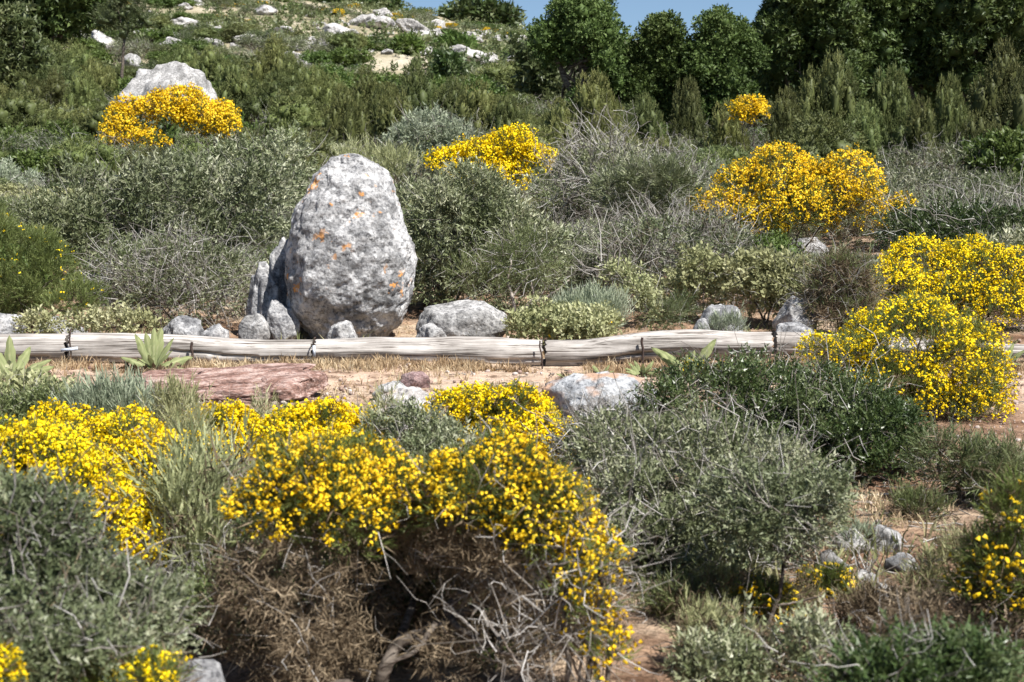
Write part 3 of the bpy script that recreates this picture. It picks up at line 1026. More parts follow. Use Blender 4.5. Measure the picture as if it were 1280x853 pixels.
log('third log, bleached pale, in front of the standing boulder', [(393, 440, 15), (460, 439, 16), (540, 440, 16), (620, 441, 18), (677, 441, 16)], LY, 23, [(.1, .5, 4.0, .18, .1), (.75, 1, 3.6, .3, -.3), (.55, .9, 4.7, .2, .1)])
log('fourth log, thick and bumpy, ending in a broken notch', [(680, 441, 17), (730, 440, 18), (800, 435, 18), (870, 432, 19), (920, 431, 19), (963, 430, 17)], LY, 31, [(.0, .55, 3.8, .3, -.3), (.6, 1, 3.9, .5, .7), (.8, 1, 3.4, .3, 0)])
log('last log, thin and half hidden by the round flowering broom', [(968, 429, 14), (1100, 434, 13), (1250, 440, 11), (1330, 443, 11)], 12.85, 43, [(.05, .9, 3.5, .25, .1)])


def stake(px, r0, r1, label, tagged=None, lean=0.0, bulk=1.0):
    Y = LY - .165
    b = at(px, r1, Y)
    tp = at(px + lean, r0, Y)
    root = thing('iron_stake', label, 'stake', b, 'iron stakes pinning the logs')
    g = Geo()
    rr = .0070 * bulk
    pts = bend_line([[0, 0, -.12], (tp - b) * .4 + np.array([.006, 0, 0]), (tp - b) * .75 + np.array([-.008, 0, 0]), tp - b], 16, .01)
    tubes(g, pts[None], np.full((1, 16), rr), 8, caps=True)
    top = pts[-1]
    g.build('rod', M['iron'], root, smooth=True)
    g = Geo()
    hook = None if not tagged else np.array([top, top + [.002, .008, .012], top + [.004, .03, .014], top + [.005, .05, .004]])
    if tagged: tubes(g, bend_line(hook, 8, 0)[None], np.full((1, 8), rr * .85), 8, caps=True)
    if tagged: g.build('hook', M['iron'], root, smooth=True)
    if tagged:
        w, h, dz, ang = tagged
        V = np.array([[-w, -.012, -h], [w, -.012, -h], [w, -.012, h], [-w, -.012, h], [-w, -.018, -h], [w, -.018, -h], [w, -.018, h], [-w, -.018, h]])
        c, s = math.cos(ang), math.sin(ang)
        V = V @ np.array([[c, 0, s], [0, 1, 0], [-s, 0, c]]) + np.array([0.0, 0, dz])
        F = np.array([[0, 1, 2], [0, 2, 3], [4, 6, 5], [4, 7, 6], [0, 4, 5], [0, 5, 1], [3, 2, 6], [3, 6, 7], [0, 3, 7], [0, 7, 4], [1, 5, 6], [1, 6, 2]])
        obj('tag', mesh_from('tag', V, F, M['tagm']), root)
stake(88, 414, 458, 'rusty stake with a small pale blue tag at the joint of the first two logs', (.075, .014, .15, .12))
stake(240, 428, 454, 'short thick dark stake beside the tall mullein', bulk=1.7)
stake(393, 424, 456, 'rusty stake with a narrow white tag at the joint before the boulder', (.012, .05, .12, .0))
stake(678, 426, 458, 'bent rusty stake between the third and fourth logs', lean=-3)
stake(803, 422, 446, 'short dark stake in front of the fourth log by a small mullein', bulk=1.6)


# ------------------------------------------------------------------ mulleins (every big leaf a part)
def mullein_leaf(length, width, arch, seed):
    r = np.random.default_rng(seed)
    n, k = 12, 6
    t = np.linspace(0, 1, n)
    w = width * np.sin(np.clip(t * .93 + .07, 0, 1) ** .8 * math.pi) ** .75 * (0.6 + .4 * t)
    w[0] = width * .22
    zc = t * length * (1 - arch * .35 * t)
    yc = arch * length * .55 * t ** 2
    V = []
    for i in range(n):
        for j in range(k + 1):
            s = j / k * 2 - 1
            V.append([s * w[i] * (1 + .12 * math.sin(i * 2.1 + j)), yc[i] - (1 - s * s) * w[i] * .42 + .13 * w[i] * r.normal(), zc[i] + .02 * length * r.normal() * abs(s)])
    V = np.array(V)
    F = []
    for i in range(n - 1):
        for j in range(k):
            a = i * (k + 1) + j
            F += [[a, a + 1, a + k + 2], [a, a + k + 2, a + k + 1]]
    return mesh_from('leaf', V, np.array(F), M['mullein'], (.12 + .35 * r.random((n, k + 1)) + .5 * (np.abs(np.arange(k + 1) - k / 2) < .6)[None] * np.linspace(1, .3, n)[:, None]).ravel(), smooth=True)


MULL = [mullein_leaf(1.0, .128, a, i) for i, a in enumerate((.15, .3, .5, .75))]


def mullein(label, px, Y, size, leaves, seed, dead=4):
    r = random.Random(seed)
    size *= 1.3
    b = base_at(px, Y)
    root = thing('mullein_plant', label, 'plant', b - np.array([0, 0, .01]), 'mulleins along the log')
    for (ang, tilt, L) in leaves:
        o = obj('leaf', MULL[min(3, int(tilt / 22))], root)
        o.scale = (size * L * r.uniform(.9, 1.15),) * 2 + (size * L,)
        # local +y is outwards: turn it to azimuth ang (degrees, 0 = to the right, 90 = away)
        roll = math.radians(62 * math.cos(math.radians(ang)) + r.uniform(-14, 14))
        o.rotation_euler = (Matrix.Rotation(math.radians(ang - 90), 3, 'Z') @ Matrix.Rotation(-math.radians(tilt), 3, 'X') @ Matrix.Rotation(roll, 3, 'Z')).to_euler()
    g = Geo()
    n = 24
    a = np.array([[r.uniform(0, 6.28), r.uniform(.02, .09)] for _ in range(n)])
    pos = np.stack([np.cos(a[:, 0]) * a[:, 1], np.sin(a[:, 0]) * a[:, 1], np.full(n, .02)], 1) * size / .3
    scatter(g, TPL['broad'][0], pos, norm(pos * np.array([1, 1, 0]) + np.array([0, 0, .02])), size * np.linspace(.2, .4, n), np.random.default_rng(seed))
    g.build('withered_leaves', M['dead'], root, kind='stuff')
mullein('tall pale mullein rosette standing before the second log', 192, 12.1, .33,
        [(100, 8, 1.0), (60, 12, 1.02), (180, 22, .98), (150, 14, .92), (0, 22, .88), (20, 58, 1.0), (350, 66, .85), (200, 50, .85), (190, 68, .65), (270, 30, .6), (300, 48, .62), (240, 40, .6), (330, 35, .7)], 1)
mullein('broad leaved green mullein half out of frame before the first log', 14, 11.6, .34,
        [(0, 62, .9), (10, 48, .95), (170, 30, 1.0), (200, 55, .9), (120, 18, 1), (300, 45, .8), (250, 50, .8), (340, 70, .8), (60, 30, .9)], 2)
mullein('sparse mullein with two long leaves forming a V before the fourth log', 862, 11.9, .36,
        [(170, 44, 1.05), (185, 38, .75), (5, 30, .95), (20, 12, .55), (200, 62, .5), (330, 60, .45), (270, 50, .4), (100, 20, .5)], 3)
mullein('smallest dry mullein seedling in front of the fourth log', 752, 11.9, .13, [(a_, 25 + (a_ % 50), .9) for a_ in range(0, 360, 40)], 4)
mullein('small pale mullein rosette under the short stake of the fourth log', 803, 11.9, .17, [(a_, 30 + (a_ * 7 % 45), .9 + (a_ % 3) * .1) for a_ in range(0, 360, 27)], 5)
mullein('tiny flat mullein sprout beside the bent stake', 708, 12.0, .10, [(a_, 55, .9) for a_ in range(0, 360, 45)], 6)
mullein('grey mullein between the round broom and the thin log', 1253, 12.4, .24, [(a_, 25 + (a_ * 7 % 45), .9) for a_ in range(0, 360, 36)], 8)


# ------------------------------------------------------------------ flowering brooms, placed one by one
def sunny(th, jit=.25):
    ax = norm(np.array([0.15, -0.30, 0.94]))
    def f(p, d):
        return d @ ax + jit * fbm(p * 6 + 3, 2) > th
    return f


def broom(label, spec, Y, flower='yel', n_green=3000, n_flower=2200, ls=(.06, .10), fs=(.028, .04), th=.15, clump=.3,
          dead=None, n_dead=2500, per=7, fr=.36, stems=True, twigs=0, cx=None, green='broom', group='flowering broom bushes', core=True, trunk=None, seed=0, backing=None):
    rng = np.random.default_rng(seed + 100)
    xs = [s[0] for s in spec]
    base = base_at(cx if cx is not None else sum(xs) / len(xs), Y)
    root = thing('broom_bush', label, 'broom bush', base, group)
    L = lobes_px(spec, Y, base)
    L[:, 3:] *= np.array([.86, .86, .80])
    S = sublobes(L, per, fr, rng)
    layer(root, 'foliage', green, S, n_green, 'needle', ls, rng, t=(.55, 1.02), orient=(.8, .7, .35))
    if core: layer(root, 'inner_stems', 'dead', S, n_green // 8, 'spiky', (ls[0] * 1.2, ls[1] * 1.3), rng, t=(.3, .75), orient=(.4, .6, .7), inner=.2)
    layer(root, 'flowers', flower, S, int(n_flower * (2.5 if Y < 12 else 3.1)), 'flower', (fs[0] * (.72 if Y < 12 else .62), fs[1] * (1.0 if Y < 12 else .86)), rng, t=(.97, 1.04), orient=(1, .3, .4), mask=sunny(th), clump=clump * .8, tscale=5, off=ls[1] * .8)
    if dead is not None:
        D = sublobes(lobes_px(dead, Y, base), 8, .38, rng)
        layer(root, 'dead_foliage', 'dead', D, n_dead, 'spiky', (ls[0] * .5, ls[1] * 1.0), rng, t=(.72, 1.05), orient=(.6, .1, .8), clump=.25, lump=.25)
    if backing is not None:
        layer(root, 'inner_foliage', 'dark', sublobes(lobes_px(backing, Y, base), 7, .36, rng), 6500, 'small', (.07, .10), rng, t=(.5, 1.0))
    allL = L if dead is None else np.concatenate([L, lobes_px(dead, Y, base)])
    if trunk:
        b = [([at(*q[:2], Y + (q[2] if len(q) > 2 else 0)) - base for q in tr[0]], tr[1], tr[2]) for tr in trunk]
        branch_part(root, 'trunk', 'bark', b, 8)
    elif stems:
        branch_part(root, 'branches', 'bark', stems_to(allL, rng, .016), 4)
    if twigs: twig_layer(root, 'twigs', 'twig', allL, twigs, (.08, .22), (.0014, .0030), rng, t=(.7, 1.08), side=1)
    x = [s[0] - s[2] for s in spec] + [s[0] + s[2] for s in spec]
    foot(min(x), max(x), Y, .6)
    tp = min(s[1] - s[3] for s in spec); bt = max(s[1] + s[3] for s in spec)
    KEEP.append((min(x), max(x), tp, bt, Y))
    return root


# the big foreground broom: golden caps over dead brown undergrowth, hollow in the middle
broom('large foreground broom with golden flower caps over dead brown undergrowth and a thick leaning trunk',
      [(398, 622, 92, 66, 0, .9), (330, 646, 46, 42, -.05), (458, 616, 46, 46, .05), (445, 664, 36, 44, -.04), (618, 618, 88, 66, .0, .9), (672, 650, 60, 58, -.08), (722, 690, 34, 48, -.10), (545, 628, 60, 30, .25), (540, 634, 90, 36, .6), (430, 630, 80, 40, .5), (640, 640, 80, 44, .55), (560, 625, 46, 24, .05)],
      4.9, 'ora', 11000, 6000, (.05, .085), (.020, .029), .02, .24,
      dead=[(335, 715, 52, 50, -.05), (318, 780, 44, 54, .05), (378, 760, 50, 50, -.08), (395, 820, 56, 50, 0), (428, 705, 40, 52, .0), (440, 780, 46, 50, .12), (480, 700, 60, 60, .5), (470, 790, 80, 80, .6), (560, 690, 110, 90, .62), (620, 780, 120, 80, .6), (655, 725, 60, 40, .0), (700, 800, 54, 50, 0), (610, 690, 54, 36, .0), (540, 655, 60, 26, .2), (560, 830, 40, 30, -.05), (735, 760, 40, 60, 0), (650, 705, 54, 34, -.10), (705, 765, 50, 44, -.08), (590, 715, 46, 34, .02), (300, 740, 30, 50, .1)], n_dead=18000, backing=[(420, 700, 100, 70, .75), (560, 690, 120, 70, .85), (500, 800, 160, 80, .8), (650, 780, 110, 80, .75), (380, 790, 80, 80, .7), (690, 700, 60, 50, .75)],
      trunk=[([(470, 900), (478, 840, -.05), (500, 800, .0), (560, 778, .05), (640, 740, .15), (680, 680, .2)], .030, .010),
             ([(480, 850, .1), (440, 800, .2), (400, 720, .3), (390, 650, .3)], .020, .007), ([(500, 800, .1), (520, 740, .45), (480, 640, .5)], .018, .008),
             ([(560, 775, 0), (600, 800, -.1), (660, 830, -.15)], .014, .005), ([(470, 870, -.1), (430, 850, -.16), (395, 862, -.2)], .014, .006), ([(545, 780, -.05), (520, 815, -.12), (475, 835, -.15)], .012, .005), ([(560, 770, .2), (590, 700, .5), (610, 640, .5)], .018, .008)],
      seed=1, twigs=1100)
# its silvery dead side
def dead_twigs(label, spec, Y, n, length, rad, seed, mat='twig', group='dead twig tangles', t=(.3, 1.0), side=2, cx=None, nm='dead_bush'):
    rng = np.random.default_rng(seed)
    base = base_at(cx if cx else spec[0][0], Y)
    root = thing(nm, label, 'dead bush', base, group)
    L = lobes_px(spec, Y, base)
    twig_layer(root, 'twigs', mat, L, n, length, rad, rng, t=t, spread=.8, side=side)
    branch_part(root, 'branches', 'palewood', stems_to(L, rng, rad[1] * 2.5), 5)
    return root
dead_twigs('tangle of silvery dead twigs at the right side of the large foreground broom', [(735, 730, 50, 90, -.1), (700, 790, 60, 60, -.15), (770, 690, 35, 40, 0), (640, 810, 60, 45, -.2)], 4.8, 400, (.08, .20), (.0016, .0036), 5)
broom('small golden flowering tips among the silvery dead twigs', [(752, 700, 20, 26), (738, 775, 26, 20), (758, 815, 24, 22), (706, 738, 20, 20)], 4.65, 'ora', 260, 130, (.05, .08), (.026, .036), -.3, .2, per=3, stems=True, seed=2, core=False)
broom('sloping lemon yellow broom behind the twiggy grey shrub at the left edge',
      [(-20, 590, 70, 52, .3), (50, 590, 70, 48, .2), (100, 625, 62, 55, .1), (150, 670, 46, 58, 0), (172, 715, 26, 40, -.05), (10, 640, 60, 60, .2)], 5.9, 'yel', 6500, 5200, (.05, .09), (.024, .034), .0, .12, seed=3)
broom('dense lemon yellow broom just behind the sloping broom', [(150, 560, 62, 32, .2), (205, 590, 62, 46, 0), (175, 610, 50, 50, 0), (110, 560, 50, 30, .3), (60, 556, 40, 26, .4)], 7.2, 'yel', 4500, 4200, (.05, .09), (.026, .036), .05, .15, seed=4)
broom('small rounded yellow broom between the red slab and its larger neighbour', [(280, 538, 46, 26), (255, 550, 30, 28), (305, 556, 30, 26), (270, 574, 40, 26, -.2)], 8.1, 'yel', 2600, 2000, (.05, .09), (.028, .038), .08, .2, seed=5)
broom('rounded yellow broom below the nose of the red slab', [(400, 546, 62, 34), (355, 562, 40, 32), (440, 550, 30, 30), (385, 577, 60, 30, -.2)], 7.7, 'yel', 3600, 3200, (.05, .09), (.028, .038), .05, .15, seed=6)
broom('domed lemon yellow broom in front of the wide white rock', [(640, 535, 62, 44), (590, 520, 42, 32, .1), (675, 560, 46, 50, 0), (620, 565, 60, 40, -.1), (560, 525, 25, 22, .1)], 8.1, 'yel', 4200, 3300, (.05, .09), (.026, .036), -.05, .18, seed=7)
broom('large round yellow flowering broom standing across the end of the log row',
      [(1140, 432, 98, 66, .1), (1192, 468, 72, 78, .0), (1212, 515, 54, 60, 0), (1085, 450, 60, 42, .1), (1035, 446, 38, 26, .1), (1120, 485, 80, 46, -.15), (1165, 520, 70, 50, -.1), (1060, 476, 42, 30, 0)], 10.2, 'yel', 12000, 3600, (.05, .08), (.026, .037), -.25, .36, per=9, fr=.24, seed=8)
broom('yellow broom behind the large round one, running off the right edge',
      [(1150, 330, 50, 30, .2), (1210, 342, 60, 34), (1262, 346, 40, 30), (1240, 385, 60, 34, -.2), (1120, 365, 40, 38, -.1), (1180, 378, 50, 34, -.2), (1310, 370, 40, 46)], 14.9, 'yel', 5200, 3400, (.08, .13), (.040, .055), -.05, .3, seed=9, green='broom')
broom('big golden domed broom on the slope behind the dry grey shrubs',
      [(978, 226, 52, 44), (1060, 232, 40, 46), (925, 240, 34, 28), (1020, 250, 50, 46), (1082, 268, 18, 34), (985, 262, 52, 34, -.3), (900, 268, 30, 20, -.2), (948, 285, 40, 20, -.3)], 20.0, 'ora', 4200, 4200, (.10, .17), (.050, .070), -.12, .3,
      dead=[(1000, 290, 50, 26), (1050, 280, 30, 30)], n_dead=900, fr=.33, seed=10)
broom('slanting golden broom above and right of the standing boulder',
      [(640, 190, 36, 24), (605, 205, 48, 24), (660, 206, 26, 26), (565, 208, 30, 16), (615, 225, 42, 20, -.2), (580, 228, 26, 14, -.2)], 24.0, 'yel', 2600, 3000, (.11, .18), (.06, .085), -.2, .22, seed=11)
broom('flat topped golden broom with bare stems below the weathered upper boulder',
      [(205, 142, 40, 22), (165, 150, 30, 18), (255, 152, 34, 22), (225, 130, 36, 14), (272, 160, 20, 18), (150, 172, 22, 15, -.4), (187, 180, 20, 13, -.5), (145, 190, 16, 12, -.5), (280, 150, 14, 12)], 33.0, 'ora', 2200, 2900, (.13, .22), (.085, .115), -.15, .2, seed=12)
broom('green broom with few yellow flowers bulging in from the left edge behind the logs',
      [(20, 320, 70, 44), (50, 350, 62, 44), (95, 375, 36, 26, -.2), (0, 370, 50, 40), (80, 385, 28, 18, -.3), (-30, 300, 60, 40)], 14.6, 'yel', 9500, 110, (.07, .12), (.034, .048), .2, .5, core=False, green='lime_leaf', seed=13)
broom('small golden flowered bush seen in the gap left of the dark trees', [(934, 138, 20, 8), (925, 150, 12, 8), (945, 145, 12, 8)], 31.0, 'ora', 420, 480, (.13, .2), (.08, .11), -.1, .2, seed=14)
broom('tiny yellow flowering tip in the grey shrubs right of the big golden broom', [(1130, 258, 11, 8), (1118, 266, 8, 7)], 19.6, 'ora', 150, 130, (.09, .14), (.05, .065), -.2, .2, seed=15)
broom('golden flowering bush cut by the right edge near the bottom',
      [(1265, 650, 30, 34), (1240, 700, 34, 30), (1285, 720, 40, 50), (1250, 740, 44, 36)], 5.0, 'ora', 2600, 330, (.05, .085), (.026, .036), .1, .4,
      dead=[(1250, 770, 50, 50, .05), (1290, 780, 40, 60)], n_dead=1800, seed=16, twigs=80)
broom('low small yellow flowered cushion beside the sapling stem', [(945, 748, 32, 20), (925, 768, 20, 18), (968, 765, 22, 22)], 5.8, 'ora', 900, 130, (.04, .07), (.024, .034), .0, .3, dead=[(990, 770, 50, 26, .1)], n_dead=700, seed=17)
broom('low small yellow flowered cushion beside the rounded pale stone', [(1040, 738, 20, 18), (1018, 745, 18, 16), (1030, 765, 34, 24, .05)], 6.1, 'ora', 800, 80, (.04, .07), (.024, .034), .0, .3, seed=18)
broom('yellow flowering tips rising at the bottom edge by the smooth grey rock', [(190, 856, 34, 16), (120, 862, 40, 14), (165, 872, 40, 18)], 3.9, 'yel', 900, 420, (.04, .07), (.02, .028), .25, .4, seed=19)
broom('yellow flowering tip in the bottom left corner', [(-6, 848, 16, 24)], 3.6, 'yel', 260, 110, (.04, .06), (.02, .028), -.1, .2, seed=20)
broom('few yellow flowers on the path edge under the sparse mullein', [(868, 462, 10, 6), (906, 466, 12, 5)], 11.6, 'yel', 120, 60, (.04, .07), (.026, .036), -.2, .2, seed=21)


# ------------------------------------------------------------------ leafy shrubs, placed one by one
def shrub(nm, label, cat, spec, Y, mat, n, tpl='small', ls=(.05, .08), twigs=200, tl=(.08, .22), tr=(.0012, .0028), per=7, fr=.36, seed=0, group=None,
          cx=None, trunk=None, orient=(.8, .4, .5), keep=False, flecks=None, under=None, stems=.014, tmat='twig', t=(.7, 1.03), side=1, footr=.6):
    rng = np.random.default_rng(seed + 500)
    if Y < 10 and tpl == 'small': tpl, twigs, tr = 'fine', int(twigs * 2.2), (tr[0] * 1.2, tr[1] * 1.4)
    base = base_at(cx if cx is not None else spec[0][0], Y)
    root = thing(nm, label, cat, base, group)
    L = lobes_px(spec, Y, base)
    L[:, 3:] *= np.array([.9, .9, .82])
    S = sublobes(L, per, fr, rng)
    layer(root, 'foliage', mat, S, int(n * 1.15), tpl, (ls[0] * 1.08, ls[1] * 1.15), rng, t=t, orient=orient, clump=.24, lump=.22, off=ls[1] * .9, offp=3)
    if under: layer(root, 'dry_foliage', under[0], S, under[1], 'spiky', (ls[0] * 1.2, ls[1] * 1.3), rng, t=(.4, 1.0), inner=.3, orient=(.6, .3, .7))
    if flecks: layer(root, 'flowers', flecks[0], S, flecks[1], 'flower', flecks[2], rng, t=(.98, 1.06), clump=.6)
    if twigs: twig_layer(root, 'twigs', tmat, L, twigs, tl, tr, rng, t=(.82, 1.12), side=side)
    if trunk:
        b = [([at(*q[:2], Y + (q[2] if len(q) > 2 else 0)) - base for q in tr_[0]], tr_[1], tr_[2]) for tr_ in trunk]
        branch_part(root, 'trunk', trunk[0][3] if len(trunk[0]) > 3 else 'bark', b, 7)
    elif stems: branch_part(root, 'branches', 'bark', stems_to(L, rng, stems), 4)
    x = [s[0] - s[2] for s in spec] + [s[0] + s[2] for s in spec]
    foot(min(x), max(x), Y, footr)
    if keep: KEEP.append((min(x), max(x), min(s[1] - s[3] for s in spec), max(s[1] + s[3] for s in spec), Y))
    return root


SH = 'maquis shrubs around the path'
shrub('twiggy_shrub', 'big grey green shrub full of silver twigs filling the bottom left corner', 'shrub',
      [(20, 690, 90, 95), (90, 760, 80, 80), (150, 800, 60, 60, -.1), (0, 800, 110, 90, -.2), (60, 830, 110, 60, -.3), (170, 770, 40, 40, 0)], 4.3, 'grey', 15000, 'small', (.04, .065), 520, (.08, .24), (.0012, .0032), seed=1, under=('dead', 500), group=SH)
shrub('green_shrub', 'broad grey green shrub with crossing pale twigs, centre right of the large foreground broom', 'shrub',
      [(860, 590, 100, 62, .2), (800, 640, 84, 70, 0), (900, 640, 90, 66, 0), (960, 610, 70, 50, .1), (830, 700, 80, 60, -.2), (900, 700, 70, 50, -.1), (775, 580, 40, 40, .2), (990, 650, 40, 40, 0)], 6.5, 'grey', 15000, 'small', (.045, .075), 620, (.10, .30), (.0014, .0034), seed=2, group=SH)
shrub('green_shrub', 'dark green spreading shrub below the round flowering broom', 'shrub',
      [(960, 500, 100, 44, .3), (880, 510, 70, 40, .2), (1040, 530, 90, 56, 0), (1100, 580, 66, 60, -.3), (960, 560, 90, 50, 0), (1060, 600, 70, 46, -.4), (840, 530, 40, 30, .1), (1130, 600, 40, 40, -.3)], 8.6, 'dark', 17000, 'small', (.05, .085), 420, (.10, .32), (.0016, .0036), seed=3, group=SH)
shrub('grey_shrub', 'low grey green shrub between the small yellow brooms and the rust topped rock', 'shrub',
      [(515, 550, 52, 34), (475, 565, 30, 30), (560, 575, 40, 30), (530, 585, 50, 30, -.2)], 7.5, 'grey', 4200, 'small', (.05, .08), 120, seed=4, group=SH)
shrub('grey_shrub', 'wispy grey shrub between the domed yellow broom and the white rock', 'shrub',
      [(740, 560, 36, 36), (720, 600, 30, 44), (770, 545, 34, 26), (745, 620, 40, 40)], 7.4, 'grey', 2200, 'small', (.045, .07), 420, (.1, .26), (.0015, .003), seed=5, group=SH)
shrub('green_shrub', 'leafy green shrub rising at the bottom edge near the right corner', 'shrub',
      [(1130, 850, 80, 40), (1080, 870, 60, 40), (1200, 862, 60, 36), (1150, 880, 100, 40)], 4.0, 'dark', 5200, 'small', (.04, .065), 160, (.08, .2), (.001, .0024), seed=6, group=SH)
shrub('weed_clump', 'tall thin stemmed weeds between the sloping broom and the large foreground broom', 'weeds',
      [(240, 650, 30, 60), (268, 620, 22, 40, .4), (240, 720, 46, 60), (270, 690, 36, 50, .2), (200, 760, 40, 40)], 5.9, 'pale', 1100, 'needle', (.09, .17), 300, (.18, .4), (.001, .0022), seed=7, group=SH, orient=(.3, 1.2, .35), under=('dead', 220), stems=.006)
shrub('green_shrub', 'shaded green undergrowth behind the smooth grey foreground rock', 'shrub',
      [(290, 770, 60, 60), (250, 800, 50, 40), (330, 830, 60, 50), (280, 840, 60, 40)], 5.6, 'olive', 5000, 'small', (.045, .075), 200, seed=8, group=SH, under=('dead', 700))
shrub('dark_shrub', 'small dark olive mound between the yellow herb and the silvery grass cushion', 'shrub',
      [(55, 515, 44, 26), (20, 525, 34, 20), (85, 525, 26, 18)], 9.3, 'olive', 2600, 'small', (.05, .08), 90, seed=9, group=SH)
shrub('grass_cushion', 'silvery green grassy cushion in front of the bare gravel', 'cushion plant',
      [(140, 527, 42, 20), (175, 532, 30, 16), (110, 535, 24, 14)], 9.0, 'sage', 1800, 'needle', (.09, .15), 0, seed=10, group=SH, orient=(.5, 1.1, .3), stems=0)
shrub('herb_plant', 'pale yellow green herb at the left edge beside the gravel', 'herb',
      [(20, 506, 40, 28), (55, 512, 34, 20), (0, 522, 40, 26)], 9.8, 'pale', 1500, 'broad', (.05, .09), 80, seed=11, group=SH, orient=(.5, 1, .4), stems=.004)
shrub('herb_plant', 'pale mixed weeds between the two left yellow brooms', 'herb',
      [(230, 560, 26, 34), (215, 520, 30, 20, .6), (330, 528, 14, 10, .9), (482, 524, 12, 10)], 7.8, 'pale', 900, 'needle', (.07, .12), 120, seed=12, group=SH, orient=(.4, 1, .4), stems=.004)
shrub('sapling', 'young shrub with one bare curving stem in front of the broad grey green shrub', 'sapling',
      [(975, 636, 44, 32), (1015, 650, 30, 26, .1), (945, 660, 40, 22), (990, 672, 26, 16), (930, 625, 40, 30, .2), (1035, 625, 24, 18)], 5.7, 'grey', 3000, 'small', (.045, .07), 120, seed=13, cx=945, group=SH,
      trunk=[([(944, 872), (952, 800, -.02), (972, 750), (984, 700), (990, 640)], .012, .005), ([(968, 758), (1000, 752), (1030, 744)], .006, .003), ([(984, 700), (1005, 660), (1015, 615)], .007, .003)])
shrub('gnarled_shrub', 'small shrub on a twisted bare trunk at the edge of the red path', 'shrub',
      [(1235, 590, 52, 30), (1190, 580, 40, 26), (1260, 610, 40, 30), (1225, 630, 34, 24, .2)], 7.7, 'olive', 2400, 'needle', (.06, .10), 160, seed=14, cx=1200, group=SH, under=('dead', 300),
      trunk=[([(1196, 680), (1208, 642), (1196, 622), (1180, 610), (1172, 580)], .022, .009), ([(1206, 640), (1196, 612), (1212, 585), (1205, 560)], .014, .006), ([(1208, 650), (1230, 625), (1250, 600)], .014, .006)])
# behind the logs
shrub('twiggy_shrub', 'grey twiggy shrub right behind the second log beside the low grey rock', 'shrub',
      [(235, 345, 66, 40), (180, 350, 50, 36), (280, 360, 44, 36), (220, 375, 80, 28, -.2), (155, 335, 28, 24)], 15.0, 'grey', 2600, 'small', (.06, .10), 1300, (.14, .42), (.0025, .005), seed=20, group=SH, side=2, keep=True)
shrub('green_shrub', 'wide grey green shrub behind the twiggy one, left of the standing boulder', 'shrub',
      [(200, 262, 100, 46), (290, 272, 62, 50), (130, 262, 60, 40), (240, 300, 90, 34, -.2), (330, 250, 40, 40, .2)], 18.0, 'grey', 9000, 'small', (.09, .15), 420, (.2, .5), (.003, .006), seed=21, group=SH)
shrub('grey_shrub', 'small rounded grey green shrub above the green broom at the left', 'shrub',
      [(90, 288, 36, 30), (60, 282, 30, 26), (110, 300, 26, 24)], 16.8, 'grey', 2600, 'small', (.08, .13), 60, seed=22, group=SH)
shrub('green_shrub', 'large soft grey green shrub immediately right of the standing boulder', 'shrub',
      [(560, 290, 62, 60), (620, 320, 64, 52), (540, 340, 46, 46), (590, 250, 50, 36, .3), (660, 330, 40, 44), (520, 270, 36, 44, .3), (600, 365, 60, 22, -.2)], 15.9, 'grey', 12500, 'small', (.07, .12), 420, (.14, .4), (.0025, .005), seed=23, group=SH, keep=True)
shrub('gnarled_shrub', 'thin crowned shrub on a pale twisted trunk beside the long flat rock', 'shrub',
      [(640, 335, 50, 26), (600, 350, 34, 18), (680, 345, 30, 22), (650, 315, 30, 18)], 14.7, 'olive', 1500, 'needle', (.07, .12), 240, (.15, .4), (.0025, .005), seed=24, cx=645, group=SH,
      trunk=[([(646, 400), (640, 372), (634, 350), (640, 325)], .022, .009, 'palewood'), ([(650, 398), (664, 380), (690, 368), (712, 350)], .02, .006), ([(640, 372), (655, 350), (672, 335)], .014, .005), ([(646, 395), (668, 372), (664, 352)], .014, .006)])
shrub('sage_cushion', 'low pale sage cushion right behind the third log', 'cushion plant',
      [(690, 408, 42, 17), (740, 408, 32, 16), (660, 412, 24, 12), (720, 414, 50, 12, -.1)], 13.5, 'pale', 3000, 'broad', (.045, .08), 0, seed=25, group=SH, orient=(.6, .9, .4), stems=0, flecks=('ora', 60, (.03, .04)))
shrub('grass_cushion', 'soft green grassy cushion at the end of the pale sage cushion', 'cushion plant',
      [(748, 402, 34, 17), (722, 398, 26, 12)], 13.9, 'sage', 1600, 'needle', (.09, .15), 0, seed=26, group=SH, orient=(.5, 1.1, .3), stems=0)
shrub('dry_shrub', 'large dry grey brown twiggy shrub behind the fourth log', 'dry shrub',
      [(830, 320, 76, 56), (880, 325, 48, 52), (790, 330, 40, 44), (850, 355, 70, 32, -.2), (905, 310, 30, 36)], 16.2, 'grey', 3800, 'small', (.06, .10), 1700, (.16, .46), (.0028, .0055), seed=27, group=SH, side=2, under=('dead', 900), keep=True)
shrub('dry_shrub', 'pale grey leafless shrub on the slope left of the big golden broom', 'dry shrub',
      [(780, 235, 70, 46), (730, 225, 40, 34, .3), (840, 250, 50, 36), (760, 205, 40, 34, .4), (700, 240, 30, 26)], 22.0, 'grey', 3000, 'small', (.09, .14), 1500, (.25, .7), (.004, .008), seed=28, group=SH, side=2, keep=True)
shrub('herb_plant', 'pale yellow green leafy herb behind the pointed rock', 'herb',
      [(960, 350, 36, 28), (995, 352, 26, 26), (930, 350, 26, 24), (970, 372, 40, 14, -.1)], 15.0, 'pale', 2400, 'broad', (.06, .10), 120, (.15, .3), (.002, .004), seed=29, group=SH, orient=(.7, .7, .5))
